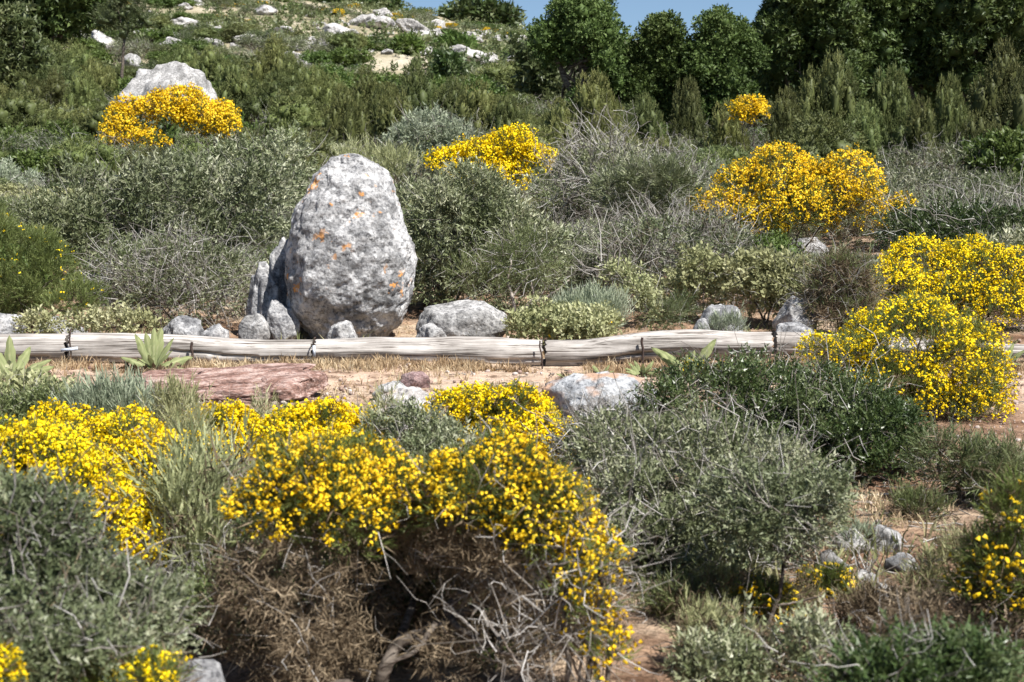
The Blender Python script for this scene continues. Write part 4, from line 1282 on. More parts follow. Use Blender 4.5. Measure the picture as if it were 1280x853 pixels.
shrub('herb_plant', 'pale leafy herb growing through the dry twiggy shrub behind the fourth log', 'herb',
      [(880, 345, 34, 26), (905, 365, 26, 20), (845, 370, 26, 16, .1)], 15.2, 'pale', 1500, 'broad', (.055, .09), 80, (.15, .3), (.002, .004), seed=30, group=SH, orient=(.7, .7, .5))
shrub('dry_shrub', 'brown dried out shrub behind the log end beside the round broom', 'dry shrub',
      [(1052, 355, 40, 36), (1030, 372, 30, 26), (1076, 372, 26, 26), (1050, 390, 40, 14, -.1)], 14.4, 'olive', 1500, 'needle', (.07, .12), 700, (.14, .34), (.002, .0042), seed=31, group=SH, orient=(.6, .7, .5), keep=True, under=('dead', 1900))
shrub('green_shrub', 'dark grey green shrub with dead branches above the broom at the right edge', 'shrub',
      [(1210, 290, 70, 30), (1270, 298, 40, 32), (1150, 296, 40, 24), (1180, 312, 60, 18, -.2)], 17.8, 'dark', 5200, 'small', (.08, .13), 420, (.25, .7), (.003, .008), seed=32, group=SH, side=2)
shrub('green_shrub', 'tufted green shrub above the large dry twiggy shrub', 'shrub',
      [(810, 232, 36, 26), (840, 245, 30, 22), (775, 245, 26, 20)], 19.8, 'grey', 2600, 'needle', (.12, .2), 120, (.2, .5), (.003, .006), seed=33, group=SH)
shrub('grey_shrub', 'blue grey rounded shrub left of the slanting golden broom', 'shrub',
      [(535, 175, 40, 26), (505, 190, 26, 20), (570, 180, 30, 22)], 25.5, 'sage', 2600, 'small', (.11, .17), 160, (.3, .6), (.004, .007), seed=34, group=SH, keep=True)
shrub('herb_plant', 'pale grassy herb between the standing boulder top and the rock above it', 'herb',
      [(470, 207, 26, 12), (500, 212, 24, 16), (440, 200, 20, 12)], 21.0, 'pale', 900, 'needle', (.10, .17), 60, (.2, .4), (.003, .005), seed=39, group=SH, orient=(.5, 1, .4), stems=0)
shrub('grey_shrub', 'silvery grey shrub on the slope above the wide shrub left of the boulder', 'shrub',
      [(300, 215, 56, 30), (350, 205, 44, 28), (250, 222, 40, 24), (330, 235, 60, 24, -.2)], 21.5, 'grey', 5200, 'small', (.09, .14), 300, (.2, .5), (.003, .006), seed=40, group=SH)
shrub('herb_plant', 'yellow green herbs along the back of the first log', 'herb',
      [(50, 410, 30, 12), (140, 405, 34, 14), (100, 412, 30, 10), (170, 410, 26, 10)], 13.3, 'pale', 1100, 'broad', (.045, .075), 60, (.1, .2), (.0015, .003), seed=35, group=SH, orient=(.6, .8, .4), stems=0, cx=95)
shrub('herb_plant', 'tuft of green grass at the foot of the pointed rock', 'herb',
      [(912, 412, 14, 8), (895, 415, 10, 6)], 13.15, 'sage', 420, 'needle', (.06, .10), 0, seed=36, group=SH, orient=(.4, 1.1, .3), stems=0)
shrub('herb_plant', 'yellow green herb in the gap between the gnarled shrub and the grey rock', 'herb',
      [(795, 372, 26, 16), (775, 350, 24, 16, .3), (810, 390, 22, 12)], 15.0, 'pale', 800, 'broad', (.05, .08), 60, (.1, .25), (.0018, .003), seed=37, group=SH, orient=(.6, .8, .4), stems=0)
shrub('herb_plant', 'low dry herb between the grey rock and the pointed rock', 'herb',
      [(830, 395, 24, 12), (850, 388, 20, 12, .3)], 14.2, 'olive', 700, 'needle', (.06, .1), 60, (.1, .2), (.0015, .003), seed=38, group=SH, stems=0)
for i_, (lb, sp, Y_, mt_, tp_, n_, un_) in enumerate([
        ('dry brown tussock beside the sapling foot', [(890, 800, 40, 24), (925, 815, 30, 20)], 5.2, 'pale', 'needle', 700, 250),
        ('low grey green weed at the bottom edge below the small yellow cushion', [(1000, 815, 50, 22), (960, 835, 50, 22), (900, 845, 60, 24)], 4.8, 'grey', 'small', 2000, 250),
        ('withered low weed between the sticks and the dark shaded stone', [(1100, 765, 34, 18), (1075, 785, 34, 18)], 5.6, 'dead', 'needle', 600, 200),
        ('pale dry weed between the narrow white stone and the flowering edge bush', [(1180, 712, 30, 20), (1160, 740, 28, 16), (1200, 690, 24, 20)], 6.0, 'pale', 'needle', 520, 200),
        ('low olive weed at the foot of the twisted branch', [(1150, 650, 34, 18), (1190, 668, 34, 18)], 7.4, 'olive', 'needle', 800, 160),
        ('dark low dry tangle below the flowering edge bush', [(1150, 790, 50, 22), (1200, 800, 40, 24)], 5.0, 'dead', 'spiky', 900, 300),
        ('fine dry weeds under the broad grey green shrub', [(860, 765, 50, 24), (810, 790, 40, 24), (900, 740, 30, 18)], 5.8, 'olive', 'needle', 900, 350),
        ('low green weed beside the rounded pale stone', [(1075, 690, 24, 14), (1092, 705, 18, 12)], 6.8, 'sage', 'needle', 380, 60)]):
    shrub('weed_clump', lb, 'weeds', sp, Y_, mt_, n_, tp_, (.04, .075), 60, (.06, .16), (.001, .002), seed=60 + i_, group=SH, orient=(.5, .9, .5), under=('dead', un_), stems=0)
dead_twigs('grey dead sticks lying on the bare patch between the white stones', [(1082, 730, 30, 14), (1100, 745, 24, 12)], 6.3, 40, (.12, .3), (.0025, .005), 43, 'twig', t=(.1, .8))
dead_twigs('bleached dead branch lying between shrubs behind the fourth log', [(760, 340, 30, 24), (790, 345, 24, 18)], 15.3, 60, (.3, .7), (.004, .009), 41, 'twig', t=(.1, .7))


# ------------------------------------------------------------------ trees
def tree(nm, label, spec, Y, mat, n, tpl, ls, seed, trunks, group='trees on the slope', per=10, fr=.42, cx=None, tw=60, t=(.82, 1.03), r0=.12, lowlight=None, stretch=1.0):
    rng = np.random.default_rng(seed + 900)
    cx = cx if cx is not None else trunks[0]
    base = base_at(cx, Y)
    root = thing(nm, label, 'tree', base, group)
    L = lobes_px(spec, Y, base)
    L[:, 3:] *= .86
    S = sublobes(L, per, fr, rng, shrink=.7, stretch=stretch)
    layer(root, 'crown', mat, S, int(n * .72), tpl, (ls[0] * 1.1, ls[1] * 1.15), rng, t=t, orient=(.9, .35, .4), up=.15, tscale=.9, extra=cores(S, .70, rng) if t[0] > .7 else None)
    lines = []
    for k, tx in enumerate(trunks):
        b = np.array([base_at(tx, Y)[0] - base[0], rng.normal() * .3, -.15])
        l = L[k % len(L)]
        c = l[:3]
        mid = b * .5 + c * .5 + rng.normal(size=3) * .12
        lines.append(([b, mid, c], r0, r0 * .5))
        for _ in range(7):
            l2 = L[rng.integers(len(L))]
            e = l2[:3] + norm(rng.normal(size=3)) * l2[3:] * .75
            lines.append(([mid * (.2 + .3 * rng.random()) + c * .6 - np.array([0, 0, .1]), (c + e) / 2 + rng.normal(size=3) * .15, e], r0 * .45, r0 * .08))
    branch_part(root, 'trunk', 'bark', lines, 7)
    x = [s[0] - s[2] for s in spec] + [s[0] + s[2] for s in spec]
    foot(min(x), max(x), Y, 1.0)
    KEEP.append((min(x), max(x), min(s[1] - s[3] for s in spec), max(s[1] + s[3] for s in spec), Y))
    return root


tree('carob_tree', 'mushroom headed green tree, first of the row against the sky', [(722, 42, 62, 38), (690, 62, 32, 24), (755, 66, 34, 28), (726, 20, 44, 20), (748, 105, 28, 28, .1), (738, 140, 30, 26, .1), (720, 165, 30, 20, .1), (765, 150, 24, 24, .2)], 38, 'tree', 13000, 'broad', (.10, .17), 1, [742, 752])
tree('carob_tree', 'green tree with a narrow rounded top, middle of the row against the sky', [(828, 50, 32, 30), (812, 80, 26, 34), (845, 85, 26, 36), (800, 120, 22, 30), (835, 130, 26, 28)], 38.5, 'tree', 11500, 'broad', (.10, .17), 2, [818, 840])
tree('carob_tree', 'round topped green tree, third of the row, beside the dark grove', [(902, 55, 36, 34), (925, 80, 22, 26), (880, 85, 24, 30), (905, 115, 34, 32), (885, 150, 26, 24)], 38, 'tree', 12000, 'broad', (.10, .17), 3, [895, 910])
tree('oak_tree', 'tall dark green oak at the left end of the grove, cut by the top edge', [(1000, -5, 50, 46), (965, 40, 32, 36), (1035, 30, 46, 40), (1000, 60, 44, 30), (970, 85, 34, 34), (1050, 88, 44, 34), (1005, 105, 34, 24), (1030, -50, 60, 50)], 41, 'oak', 15950, 'clump', (.115, .18), 4, [985, 1020, 1042])
tree('oak_tree', 'dark oak in the middle of the grove with bare trunks showing', [(1110, 0, 60, 44), (1090, 50, 44, 34), (1140, 55, 40, 34), (1115, -50, 70, 50), (1080, 90, 38, 30), (1160, 30, 40, 40), (1125, 96, 36, 24)], 42.5, 'oak', 15225, 'clump', (.115, .18), 5, [1095, 1135, 1160, 1150])
tree('oak_tree', 'dark oak filling the top right corner of the grove', [(1220, 5, 60, 50), (1200, 60, 44, 30), (1260, 60, 50, 40), (1240, -50, 80, 50), (1290, 20, 50, 50), (1185, 95, 34, 26), (1240, 105, 44, 28), (1285, 110, 30, 26)], 42, 'oak', 15950, 'clump', (.115, .18), 6, [1190, 1205, 1240, 1270])
tree('oak_tree', 'shaded oak behind the grove closing the gap between the trunks', [(1060, 60, 60, 60), (1150, 70, 70, 60), (1240, 80, 80, 60), (970, 95, 50, 50), (1200, 125, 70, 36), (1020, 130, 60, 36), (1110, 130, 60, 34), (1270, 130, 50, 36), (930, 120, 40, 30)], 47, 'oak', 14000, 'clump', (.18, .3), 7, [1010, 1080, 1170, 1230])
tree('oak_tree', 'dense dark tree in the top left corner of the picture', [(50, 15, 44, 34), (95, 20, 32, 26), (20, 25, 34, 34), (60, -25, 60, 40), (110, 10, 22, 24), (-10, 10, 40, 50)], 58, 'oak', 8500, 'clump', (.2, .33), 8, [42, 30, 66])
tree('leaning_tree', 'pale leaved tree with bare grey branches at the left edge under the dark tree', [(10, 60, 22, 36), (30, 70, 18, 26), (4, 110, 18, 40), (20, 40, 20, 24)], 44, 'olive', 2800, 'clump', (.16, .26), 9, [10, 22])
tree('slender_tree', 'slender tree with a feathery crown on one thin trunk above the weathered boulder', [(155, 18, 26, 18), (140, 28, 18, 14), (172, 30, 18, 14), (156, 36, 14, 12), (158, -4, 22, 14)], 51, 'olive', 1700, 'needle', (.18, .32), 10, [159], r0=.07, per=8)
tree('hill_tree', 'dense dark tree clump alone on the skyline at the end of the hill', [(600, 22, 22, 13), (625, 25, 22, 12), (640, 28, 12, 9), (582, 20, 12, 9)], 146, 'dark', 2600, 'clump', (.5, .85), 11, [600, 625], r0=.2)
tree('hill_tree', 'smaller tree beside the dense skyline clump', [(560, 20, 9, 5), (553, 22, 6, 4)], 147, 'dark', 420, 'clump', (.4, .7), 12, [558], r0=.15, per=6)
tree('hill_tree', 'low dark trees on the skyline near the top of the hill', [(470, 13, 16, 7), (490, 15, 12, 6)], 147, 'dark', 900, 'clump', (.5, .8), 13, [472, 488], r0=.15, per=6)
tree('hill_tree', 'dark trees cut by the top edge at the hill crest', [(420, 0, 26, 8), (395, -2, 14, 8), (432, 5, 10, 5)], 143, 'dark', 900, 'clump', (.5, .8), 14, [415, 430], r0=.15, per=6)
tree('hill_tree', 'long dark green thicket in two humps high on the hill', [(375, 33, 22, 11), (415, 34, 30, 12), (395, 36, 18, 9), (350, 36, 14, 8)], 108, 'tree', 3200, 'clump', (.4, .7), 15, [380, 415], r0=.15, per=8)
tree('hill_tree', 'bright green bushy tree below the pale outcrops in the middle of the hill', [(505, 78, 24, 16), (530, 88, 20, 14), (490, 92, 22, 12), (520, 100, 26, 10)], 72, 'bright', 3600, 'clump', (.26, .42), 16, [505, 525], r0=.12, per=9)
tree('hill_tree', 'small upright dark green tree in front of the bright bushy tree', [(560, 84, 14, 12), (565, 100, 12, 12), (552, 96, 9, 9)], 60, 'dark', 1500, 'clump', (.2, .34), 17, [562], r0=.09, per=9)
tree('hill_tree', 'rounded green tree right of the pale outcrops on the hill', [(570, 68, 22, 12), (590, 78, 18, 12), (612, 75, 9, 9)], 80, 'bright', 2000, 'clump', (.28, .45), 18, [572, 590], r0=.12, per=8)
tree('hill_tree', 'grey green tree in the gap left of the mushroom headed tree', [(672, 100, 26, 30), (690, 125, 26, 22), (660, 75, 20, 18)], 52, 'olive', 2600, 'clump', (.2, .34), 19, [675, 690], r0=.10, per=9)
tree('hill_tree', 'pale tree in the sky gap between the row and the grove', [(938, 50, 10, 14), (944, 80, 12, 16)], 52, 'olive', 800, 'clump', (.2, .32), 20, [940], r0=.08, per=6)


# ------------------------------------------------------------------ prototypes copied over the slope
def proto(nm, kind, seed, lod):
    rng = np.random.default_rng(seed)
    root = thing(nm, None, None)
    k = 1.0 if lod == 0 else 0.45
    s = 1.0 if lod == 0 else 1.3
    if kind == 'juniper':
        L = []
        for _ in range(6):
            a, r, H = rng.random() * 6.28, .5 * rng.random() ** .6, .42 + .22 * rng.random()
            L.append([math.cos(a) * r, math.sin(a) * r, H * (1.1 - .5 * r), .36 + .1 * rng.random(), .36 + .1 * rng.random(), H * (1.1 - .5 * r)])
        p_, d_ = samp(L, 38, rng, (.92, 1.14), .45, .1, .8)
        S = [[*(l[:3]), l[3] * .62, l[4] * .62, l[5] * .62] for l in L]
        for q_ in p_:
            r_ = .14 + .10 * rng.random()
            S.append([*q_, r_, r_, r_ * (.95 + .45 * rng.random())])
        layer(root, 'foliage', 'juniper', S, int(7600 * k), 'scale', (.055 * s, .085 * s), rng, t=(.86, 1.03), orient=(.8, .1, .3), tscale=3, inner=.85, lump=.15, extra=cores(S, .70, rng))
    elif kind == 'dark':
        L = [[rng.normal() * .35, rng.normal() * .35, .35 + .2 * rng.random(), .42, .42, .36] for _ in range(6)]
        S = sublobes(L, 8, .36, rng)
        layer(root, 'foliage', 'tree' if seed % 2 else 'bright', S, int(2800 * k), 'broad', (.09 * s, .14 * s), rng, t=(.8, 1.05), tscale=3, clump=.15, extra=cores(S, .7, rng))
    elif kind in ('grey', 'olive', 'sage'):
        L = [[rng.normal() * .36, rng.normal() * .36, .3 + .25 * rng.random(), .4, .4, .32] for _ in range(7)]
        S = sublobes(L, 8, .34, rng)
        layer(root, 'foliage', kind, S, int(4000 * k), 'small', (.095 * s, .15 * s), rng, t=(.75, 1.04), tscale=3, clump=.22)
        twig_layer(root, 'twigs', 'twig', L, int(420 * k), (.16, .45), (.003 * s, .006 * s), rng, t=(.75, 1.05), side=1)
    elif kind == 'dry':
        L = [[rng.normal() * .34, rng.normal() * .34, .3 + .25 * rng.random(), .4, .4, .34] for _ in range(6)]
        S = sublobes(L, 7, .34, rng)
        layer(root, 'foliage', 'grey', S, int(3000 * k), 'small', (.085 * s, .14 * s), rng, t=(.5, 1.0), tscale=3)
        layer(root, 'dry_foliage', 'dead', S, int(600 * k), 'spiky', (.08 * s, .12 * s), rng, t=(.3, .9), inner=.3)
        twig_layer(root, 'twigs', 'twig', L, int(900 * k), (.18, .5), (.003 * s, .006 * s), rng, t=(.5, 1.05), side=2)
    elif kind == 'broom':
        L = [[rng.normal() * .28, rng.normal() * .28, .35 + .2 * rng.random(), .4, .4, .32] for _ in range(5)]
        S = sublobes(L, 7, .36, rng)
        layer(root, 'foliage', 'broom', S, int(1600 * k), 'needle', (.10 * s, .18 * s), rng, t=(.6, 1.0))
        layer(root, 'flowers', 'ora', S, int(1500 * k), 'bloom', (.075 * s, .11 * s), rng, t=(.96, 1.06), mask=sunny(-.1), clump=.25)
    elif kind == 'pale':
        L = [[rng.normal() * .3, rng.normal() * .3, .3 + .15 * rng.random(), .38, .38, .28] for _ in range(5)]
        S = sublobes(L, 7, .34, rng)
        layer(root, 'foliage', 'pale', S, int(1900 * k), 'broad', (.08 * s, .13 * s), rng, t=(.6, 1.04), orient=(.6, .8, .4))
    branch_part(root, 'branches', 'bark', stems_to(L, rng, .03, maxn=4), 4)
    return root


PROTO = {}
CATS = dict(juniper=('juniper_bush', 'juniper', 'lumpy yellow green juniper'), dark=('evergreen_bush', 'evergreen bush', 'deep green evergreen bush'),
            grey=('grey_shrub', 'shrub', 'grey green shrub'), olive=('olive_shrub', 'shrub', 'dull olive green shrub'), sage=('sage_shrub', 'shrub', 'blue grey soft shrub'),
            dry=('dry_shrub', 'dry shrub', 'dry grey twiggy shrub'), broom=('broom_bush', 'broom bush', 'small golden flowering broom'), pale=('herb_plant', 'herb', 'pale yellow green clump'))
NEAR = {'juniper': 3, 'dark': 3, 'grey': 3, 'olive': 2, 'sage': 1, 'dry': 3, 'broom': 1, 'pale': 2}
USED = set()
for kd, cnt in NEAR.items():
    for lod in (0, 1):
        PROTO[kd, lod] = [proto(CATS[kd][0], kd, 1000 + 17 * i + 5 * len(kd) + 300 * lod + i, lod) for i in range(cnt)]


def put(kd, lod, x, y, s, h, rng):
    r = PROTO[kd, lod][rng.integers(len(PROTO[kd, lod]))]
    if r.name in USED:
        c = r.copy()
        COL.objects.link(c)
        for ch in r.children:
            q = ch.copy()
            COL.objects.link(q)
            q.parent = c
        r = c
    else:
        USED.add(r.name)
    r.location = (x, y, float(ground(x, y)) - .04 * h)
    r.rotation_euler = (0, 0, rng.random() * 6.28)
    r.scale = (s, s, h / (1.3 if kd == 'juniper' else 1.0))
    r['category'] = CATS[kd][1]
    return r


LAND = [('the standing boulder', 436, 300, 14.3), ('the weathered upper boulder', 225, 100, 40), ('the slanting golden broom', 610, 205, 24), ('the big golden broom', 985, 240, 20),
        ('the mushroom headed tree', 722, 60, 38), ('the round topped third tree', 902, 80, 38), ('the tall oak of the grove', 1010, 60, 41), ('the top left dark tree', 50, 20, 58), ('the corner oak of the grove', 1230, 60, 42),
        ('the middle oak of the grove', 1115, 60, 42), ('the bright bushy hill tree', 510, 85, 72), ('the broom at the right edge', 1230, 350, 15), ('the flat topped golden broom', 210, 150, 33), ('the green broom behind the logs', 30, 340, 14.6),
        ('the rock above the boulder', 472, 190, 24), ('the slender tree', 155, 40, 51), ('the small golden gap bush', 934, 140, 31), ('the tufted green shrub', 810, 235, 20), ('the rounded green hill tree', 590, 75, 80), ('the slender tree rock', 165, 76, 52),
        ('the small pale slope rock', 140, 114, 39), ('the upright dark hill tree', 560, 95, 60), ('the grey gap tree', 672, 105, 52), ('the tiny flowering tip', 1130, 260, 19.6), ('the big dry twiggy shrub', 830, 320, 16), ('the leaning edge tree', 10, 80, 44),
        ('the wide left shrub', 200, 262, 18), ('the small rounded shrub', 90, 288, 17), ('the two humped thicket', 395, 36, 108)]
PLACED = []


def blocked(x, y, s, h, rise=1.0):
    """how tall a bush may be here before it hides something that must stay in view"""
    z = float(ground(x, y))
    px = 640 + x / y * FPX
    pr = s * .8 / y * FPX
    for (x0, x1, y0, y1, Yk) in KEEP:
        if y < Yk - .2 and px + pr > x0 and px - pr < x1:
            lim = y0 + (y1 - y0) * (.86 if Yk < 30 else .70)
            top = row_of(y, z + h)
            if top < lim:
                h = h * max(0.0, (row_of(y, z) - lim) / max(row_of(y, z) - top, 1e-3))
    return h


def free(x, y, r):
    for (fx, fy, rx, ry) in FOOT:
        if abs(y - fy) < 40 and ((x - fx) / (rx + r)) ** 2 + ((y - fy) / (ry + r)) ** 2 < 1: return False
    return True


frng = np.random.default_rng(77)
for px, row, w, Y in [(1030, 98, 64, 33), (1110, 118, 54, 33), (1182, 128, 44, 31), (1252, 92, 84, 33), (1225, 160, 56, 29), (980, 138, 46, 32), (1070, 146, 56, 30.5), (1145, 150, 44, 29.5),
                      (742, 122, 64, 34), (800, 138, 50, 33), (702, 148, 54, 33.5), (858, 128, 44, 34), (778, 165, 44, 31), (905, 152, 46, 32), (668, 165, 44, 31),
                      (340, 72, 66, 45), (300, 95, 54, 42), (402, 98, 54, 42), (368, 88, 44, 44), (462, 110, 64, 38), (522, 105, 64, 38), (562, 114, 54, 38.5), (602, 128, 64, 36), (642, 138, 54, 35.5), (432, 132, 54, 35), (492, 140, 56, 33),
                      (62, 72, 84, 48), (102, 76, 54, 49), (30, 96, 64, 44), (130, 88, 44, 46), (70, 105, 60, 42), (110, 108, 46, 41), (270, 75, 54, 50), (230, 68, 50, 54)]:
    x, m = (px - 640) / FPX * Y, Y / FPX
    H = at(px, row, Y)[2] - float(ground(x, Y))
    sc = w * m / 1.55
    FOOT.append((x, Y, sc * .6, sc * .6))
    PLACED.append((put('juniper', 0, x, Y, sc, max(.6, H * 1.22), frng), 'juniper', x, Y))
def fill(y0, y1, n, size, kinds, w, lod, spacing, hs=(.8, 1.2), xr=.40):
    for _ in range(n):
        y = math.sqrt(y0 ** 2 + (y1 ** 2 - y0 ** 2) * frng.random())
        x = (frng.random() * 2 - 1) * y * xr
        s = size[0] + (size[1] - size[0]) * frng.random()
        kd = kinds[frng.choice(len(kinds), p=np.array(w) / sum(w))]
        if kd == 'juniper': pass
        if not free(x, y, s * spacing): continue
        h = s * (hs[0] + (hs[1] - hs[0]) * frng.random()) * (1.25 if kd == 'juniper' else 1.0)
        h2 = blocked(x, y, s, h)
        if h2 < .4 * h or h2 < .25:
            if h2 < .16: continue
            s *= .6
            h2 = min(h2, s)
        FOOT.append((x, y, s * spacing, s * spacing))
        PLACED.append((put(kd, lod, x, y, s, h2, frng), kd, x, y))
fill(14.9, 26, 1500, (.55, 1.0), ['grey', 'olive', 'dry', 'pale', 'sage', 'dark'], [34, 24, 22, 8, 8, 4], 0, .52)
fill(24, 44, 3000, (.75, 1.35), ['juniper', 'olive', 'grey', 'dark', 'dry', 'sage'], [50, 10, 13, 18, 7, 2], 0, .55)
fill(43, 55, 160, (1.1, 1.6), ['juniper', 'dark', 'olive'], [40, 45, 15], 1, .62, (.75, 1.1))
fill(43, 74, 3000, (.7, 1.25), ['juniper', 'dark', 'olive', 'grey', 'dry'], [20, 36, 20, 12, 12], 1, .62, (.55, 1.0))

# labels by the nearest landmark: nearest, second nearest ... of its kind
ORD = ['nearest', 'second nearest', 'third nearest', 'fourth nearest', 'fifth nearest', 'sixth nearest', 'seventh nearest', 'eighth nearest', 'ninth nearest', 'tenth nearest', 'eleventh nearest', 'twelfth nearest', 'thirteenth nearest', 'fourteenth nearest', 'fifteenth nearest', 'sixteenth nearest']
def name_cells(placed, lands, prefix, where):
    cell = {}
    for o, kd, x, y in placed:
        px, py = 640 + x / y * FPX, row_of(y, o.location[2] + .5)
        d = [math.hypot(px - q[1], (py - q[2]) * 1.5) for q in lands]
        j = int(np.argmin(d))
        cell.setdefault((kd, j), []).append((d[j], o, y))
    for (kd, j), L in cell.items():
        L.sort(key=lambda q: q[0])
        nm, lx, ly, lY = lands[j]
        for i, (dd, o, y) in enumerate(L):
            ds = prefix.get(kd, CATS[kd][2])
            side = 'behind' if y > lY + 1.5 else ('below' if y < lY - 1.5 else 'beside')
            if i < len(ORD):
                o['label'] = f"{ds} {ORD[i]} to {nm}"
                o['group'] = f"{CATS[kd][1]} plants {where}"
            else:
                o['label'] = f"{ds} {side} {nm}"
                o['group'] = f"{CATS[kd][0].replace('_', ' ')} scrub {side} {nm}"
name_cells(PLACED, LAND, {}, 'over the slope')

# far hillside: low scrub, golden tufts and pale outcrops
HS = []
hb = {'grey': 'low grey green hill scrub', 'olive': 'low olive hill scrub', 'dark': 'rounded dark green hill bush', 'dry': 'brownish dry hill bush', 'broom': 'small golden hill tuft'}
def hill(y0, y1, n, size, kinds, w, spacing, xlo, xhi):
    for _ in range(n):
        y = y0 + (y1 - y0) * frng.random()
        px = xlo + (xhi - xlo) * frng.random()
        x = (px - 640) / FPX * y
        s = size[0] + (size[1] - size[0]) * frng.random() ** 1.5
        if not free(x, y, s * spacing): continue
        kd = kinds[frng.choice(len(kinds), p=np.array(w) / sum(w))]
        if kd == 'broom': s *= .6
        h = blocked(x, y, s, s * (.55 + .4 * frng.random()))
        if h < .3: continue
        FOOT.append((x, y, s * spacing, s * spacing))
        o = put(kd, 1, x, y, s, h, frng)
        HS.append((o, kd, x, y))


# pale rocks first so the scrub grows round them
HR = 'pale rocks on the far hillside'
rm = [rock_mesh('outcrop_rock', (1, .8, .6), 200 + i, 'hill_rock', 3, 11, .12) for i in range(7)]
HLAND = [q for q in LAND if q[3] > 48]
def outcrop(px, py0, Y, n, spread, size, label):
    Y = depth_of(px, py0 + 6, 45)
    x0 = (px - 640) / FPX * Y
    made = []
    for i in range(int(n * 1.3)):
        o = bpy.data.objects.new('outcrop_rock', rm[frng.integers(len(rm))])
        COL.objects.link(o)
        x, y = x0 + frng.normal() * spread * 1.5, Y + frng.normal() * spread * 1.6
        s = size * (.28 + .8 * frng.random() ** 2)
        o.location = (x, y, float(ground(x, y)) + s * .18)
        o.scale = (s, s * .9, s * .75)
        o.rotation_euler = (frng.normal() * .2, frng.normal() * .2, frng.random() * 6.28)
        tag(o, label, 'rock', label.replace('pale', 'group of pale'))
        made.append((s, o))
        FOOT.append((x, y, s * .7, s * .7))
    made.sort(key=lambda q: -q[0])
    for q, (_, o) in enumerate(made[:8]):
        o['label'] = label.replace('pale', ['largest pale', 'second largest pale', 'third largest pale', 'fourth largest pale', 'fifth largest pale', 'sixth largest pale', 'seventh largest pale', 'eighth largest pale'][q], 1)
    HLAND.append(('the ' + label.replace('outcrop rock', 'outcrop').replace('pale ', '', 1), px, py0 + 6, Y))
    KEEP.append((px - 1.5 * spread / Y * FPX, px + 1.5 * spread / Y * FPX, py0, py0 + 14, Y))
outcrop(205, 38, 78, 26, 1.7, 1.0, 'pale outcrop rock right of the slender tree')
outcrop(280, 30, 92, 10, 1.3, .9, 'pale outcrop rock above the thicket end')
outcrop(310, 42, 88, 8, 1.5, .8, 'pale outcrop rock below the long thicket')
outcrop(430, 58, 92, 22, 2.6, 1.0, 'pale outcrop rock in the broad middle band')
outcrop(375, 50, 95, 8, 1.8, .8, 'pale outcrop rock under the two humped thicket')
outcrop(435, 17, 135, 12, 2.6, 1.3, 'pale outcrop rock near the hill crest')
outcrop(525, 34, 122, 10, 2.4, 1.3, 'pale outcrop rock between the skyline trees')
outcrop(575, 42, 118, 12, 2.6, 1.2, 'pale outcrop rock below the skyline clump')
outcrop(500, 48, 108, 10, 3.2, 1.0, 'pale outcrop rock in the thin upper band')
outcrop(545, 64, 88, 8, 1.6, .8, 'pale outcrop rock behind the bright bushy tree')
outcrop(597, 72, 80, 6, .6, 1.0, 'pale outcrop rock between the rounded trees')
outcrop(628, 80, 74, 8, .6, 1.2, 'tilted pale outcrop rock left of the mushroom headed tree')
outcrop(220, 8, 128, 8, 3.0, 1.1, 'pale outcrop rock by the top edge')
outcrop(345, 54, 90, 9, 1.8, .9, 'pale outcrop rock left of the middle band')
outcrop(465, 34, 120, 9, 3.0, 1.1, 'pale outcrop rock under the left skyline trees')
outcrop(250, 50, 85, 9, 1.6, .9, 'pale outcrop rock left of the thicket')
outcrop(640, 46, 118, 5, 1.6, .9, 'pale outcrop rock at the crest end')
hill(70, 96, 650, (.6, 1.35), ['dark', 'olive', 'grey', 'dry', 'broom'], [30, 30, 20, 14, 3], .6, 0, 1000)
hill(94, 158, 1500, (.5, 1.5), ['grey', 'olive', 'broom', 'dry', 'dark'], [18, 18, 40, 12, 20], .75, 120, 760)
name_cells(HS, HLAND, hb, 'on the far hillside')

# the smallest scrub and tufts between them, past counting: one mesh
def far_scrub():
    g = Geo()
    n = 1100
    y = 60 + 104 * frng.random(n)
    px = -20 + 860 * frng.random(n)
    x = (px - 640) / FPX * y
    z = ground(x, y)
    s = .35 + .75 * frng.random(n) ** 2
    c = np.stack([x, y, z + s * .2], 1)
    k = 12
    d = norm(frng.normal(size=(n, k, 3)) + np.array([0, 0, .5]))
    p = c[:, None] + d * s[:, None, None] * np.array([.75, .75, .5])
    tn = np.repeat(np.clip(.5 + .3 * frng.normal(size=n), 0, 1), k)
    scatter(g, TPL['clump'][0], p.reshape(-1, 3), norm(d.reshape(-1, 3) + frng.normal(size=(n * k, 3)) * .4), np.repeat(s, k) * .5, frng, tn)
    return g.build('hillside_scrub', M['olive'], kind='stuff')
far_scrub()


# ------------------------------------------------------------------ ground cover: dry grass, green grass, pebbles, sticks
def tufts(name, mat, pts, size, seed, clump_fn=None, flat=0.0):
    rng = np.random.default_rng(seed)
    g = Geo()
    x, y = pts
    if clump_fn is not None:
        k = clump_fn(x, y)
        x, y = x[k], y[k]
    p = np.stack([x, y, ground(x, y) - .01], 1)
    T = TPL['blade']
    w = rng.integers(0, 3, len(x))
    tn = np.clip(.5 + .4 * fbm(p * 3, 2) + rng.normal(size=len(x)) * .15, 0, 1)
    for j in range(3):
        k = w == j
        d = norm(np.stack([rng.normal(size=k.sum()) * .35, rng.normal(size=k.sum()) * .35, np.ones(k.sum()) * (1 - flat)], 1))
        scatter(g, T[j], p[k], d, size[0] + (size[1] - size[0]) * rng.random(k.sum()), rng, tn[k])
    return g.build(name, M[mat], kind='stuff')


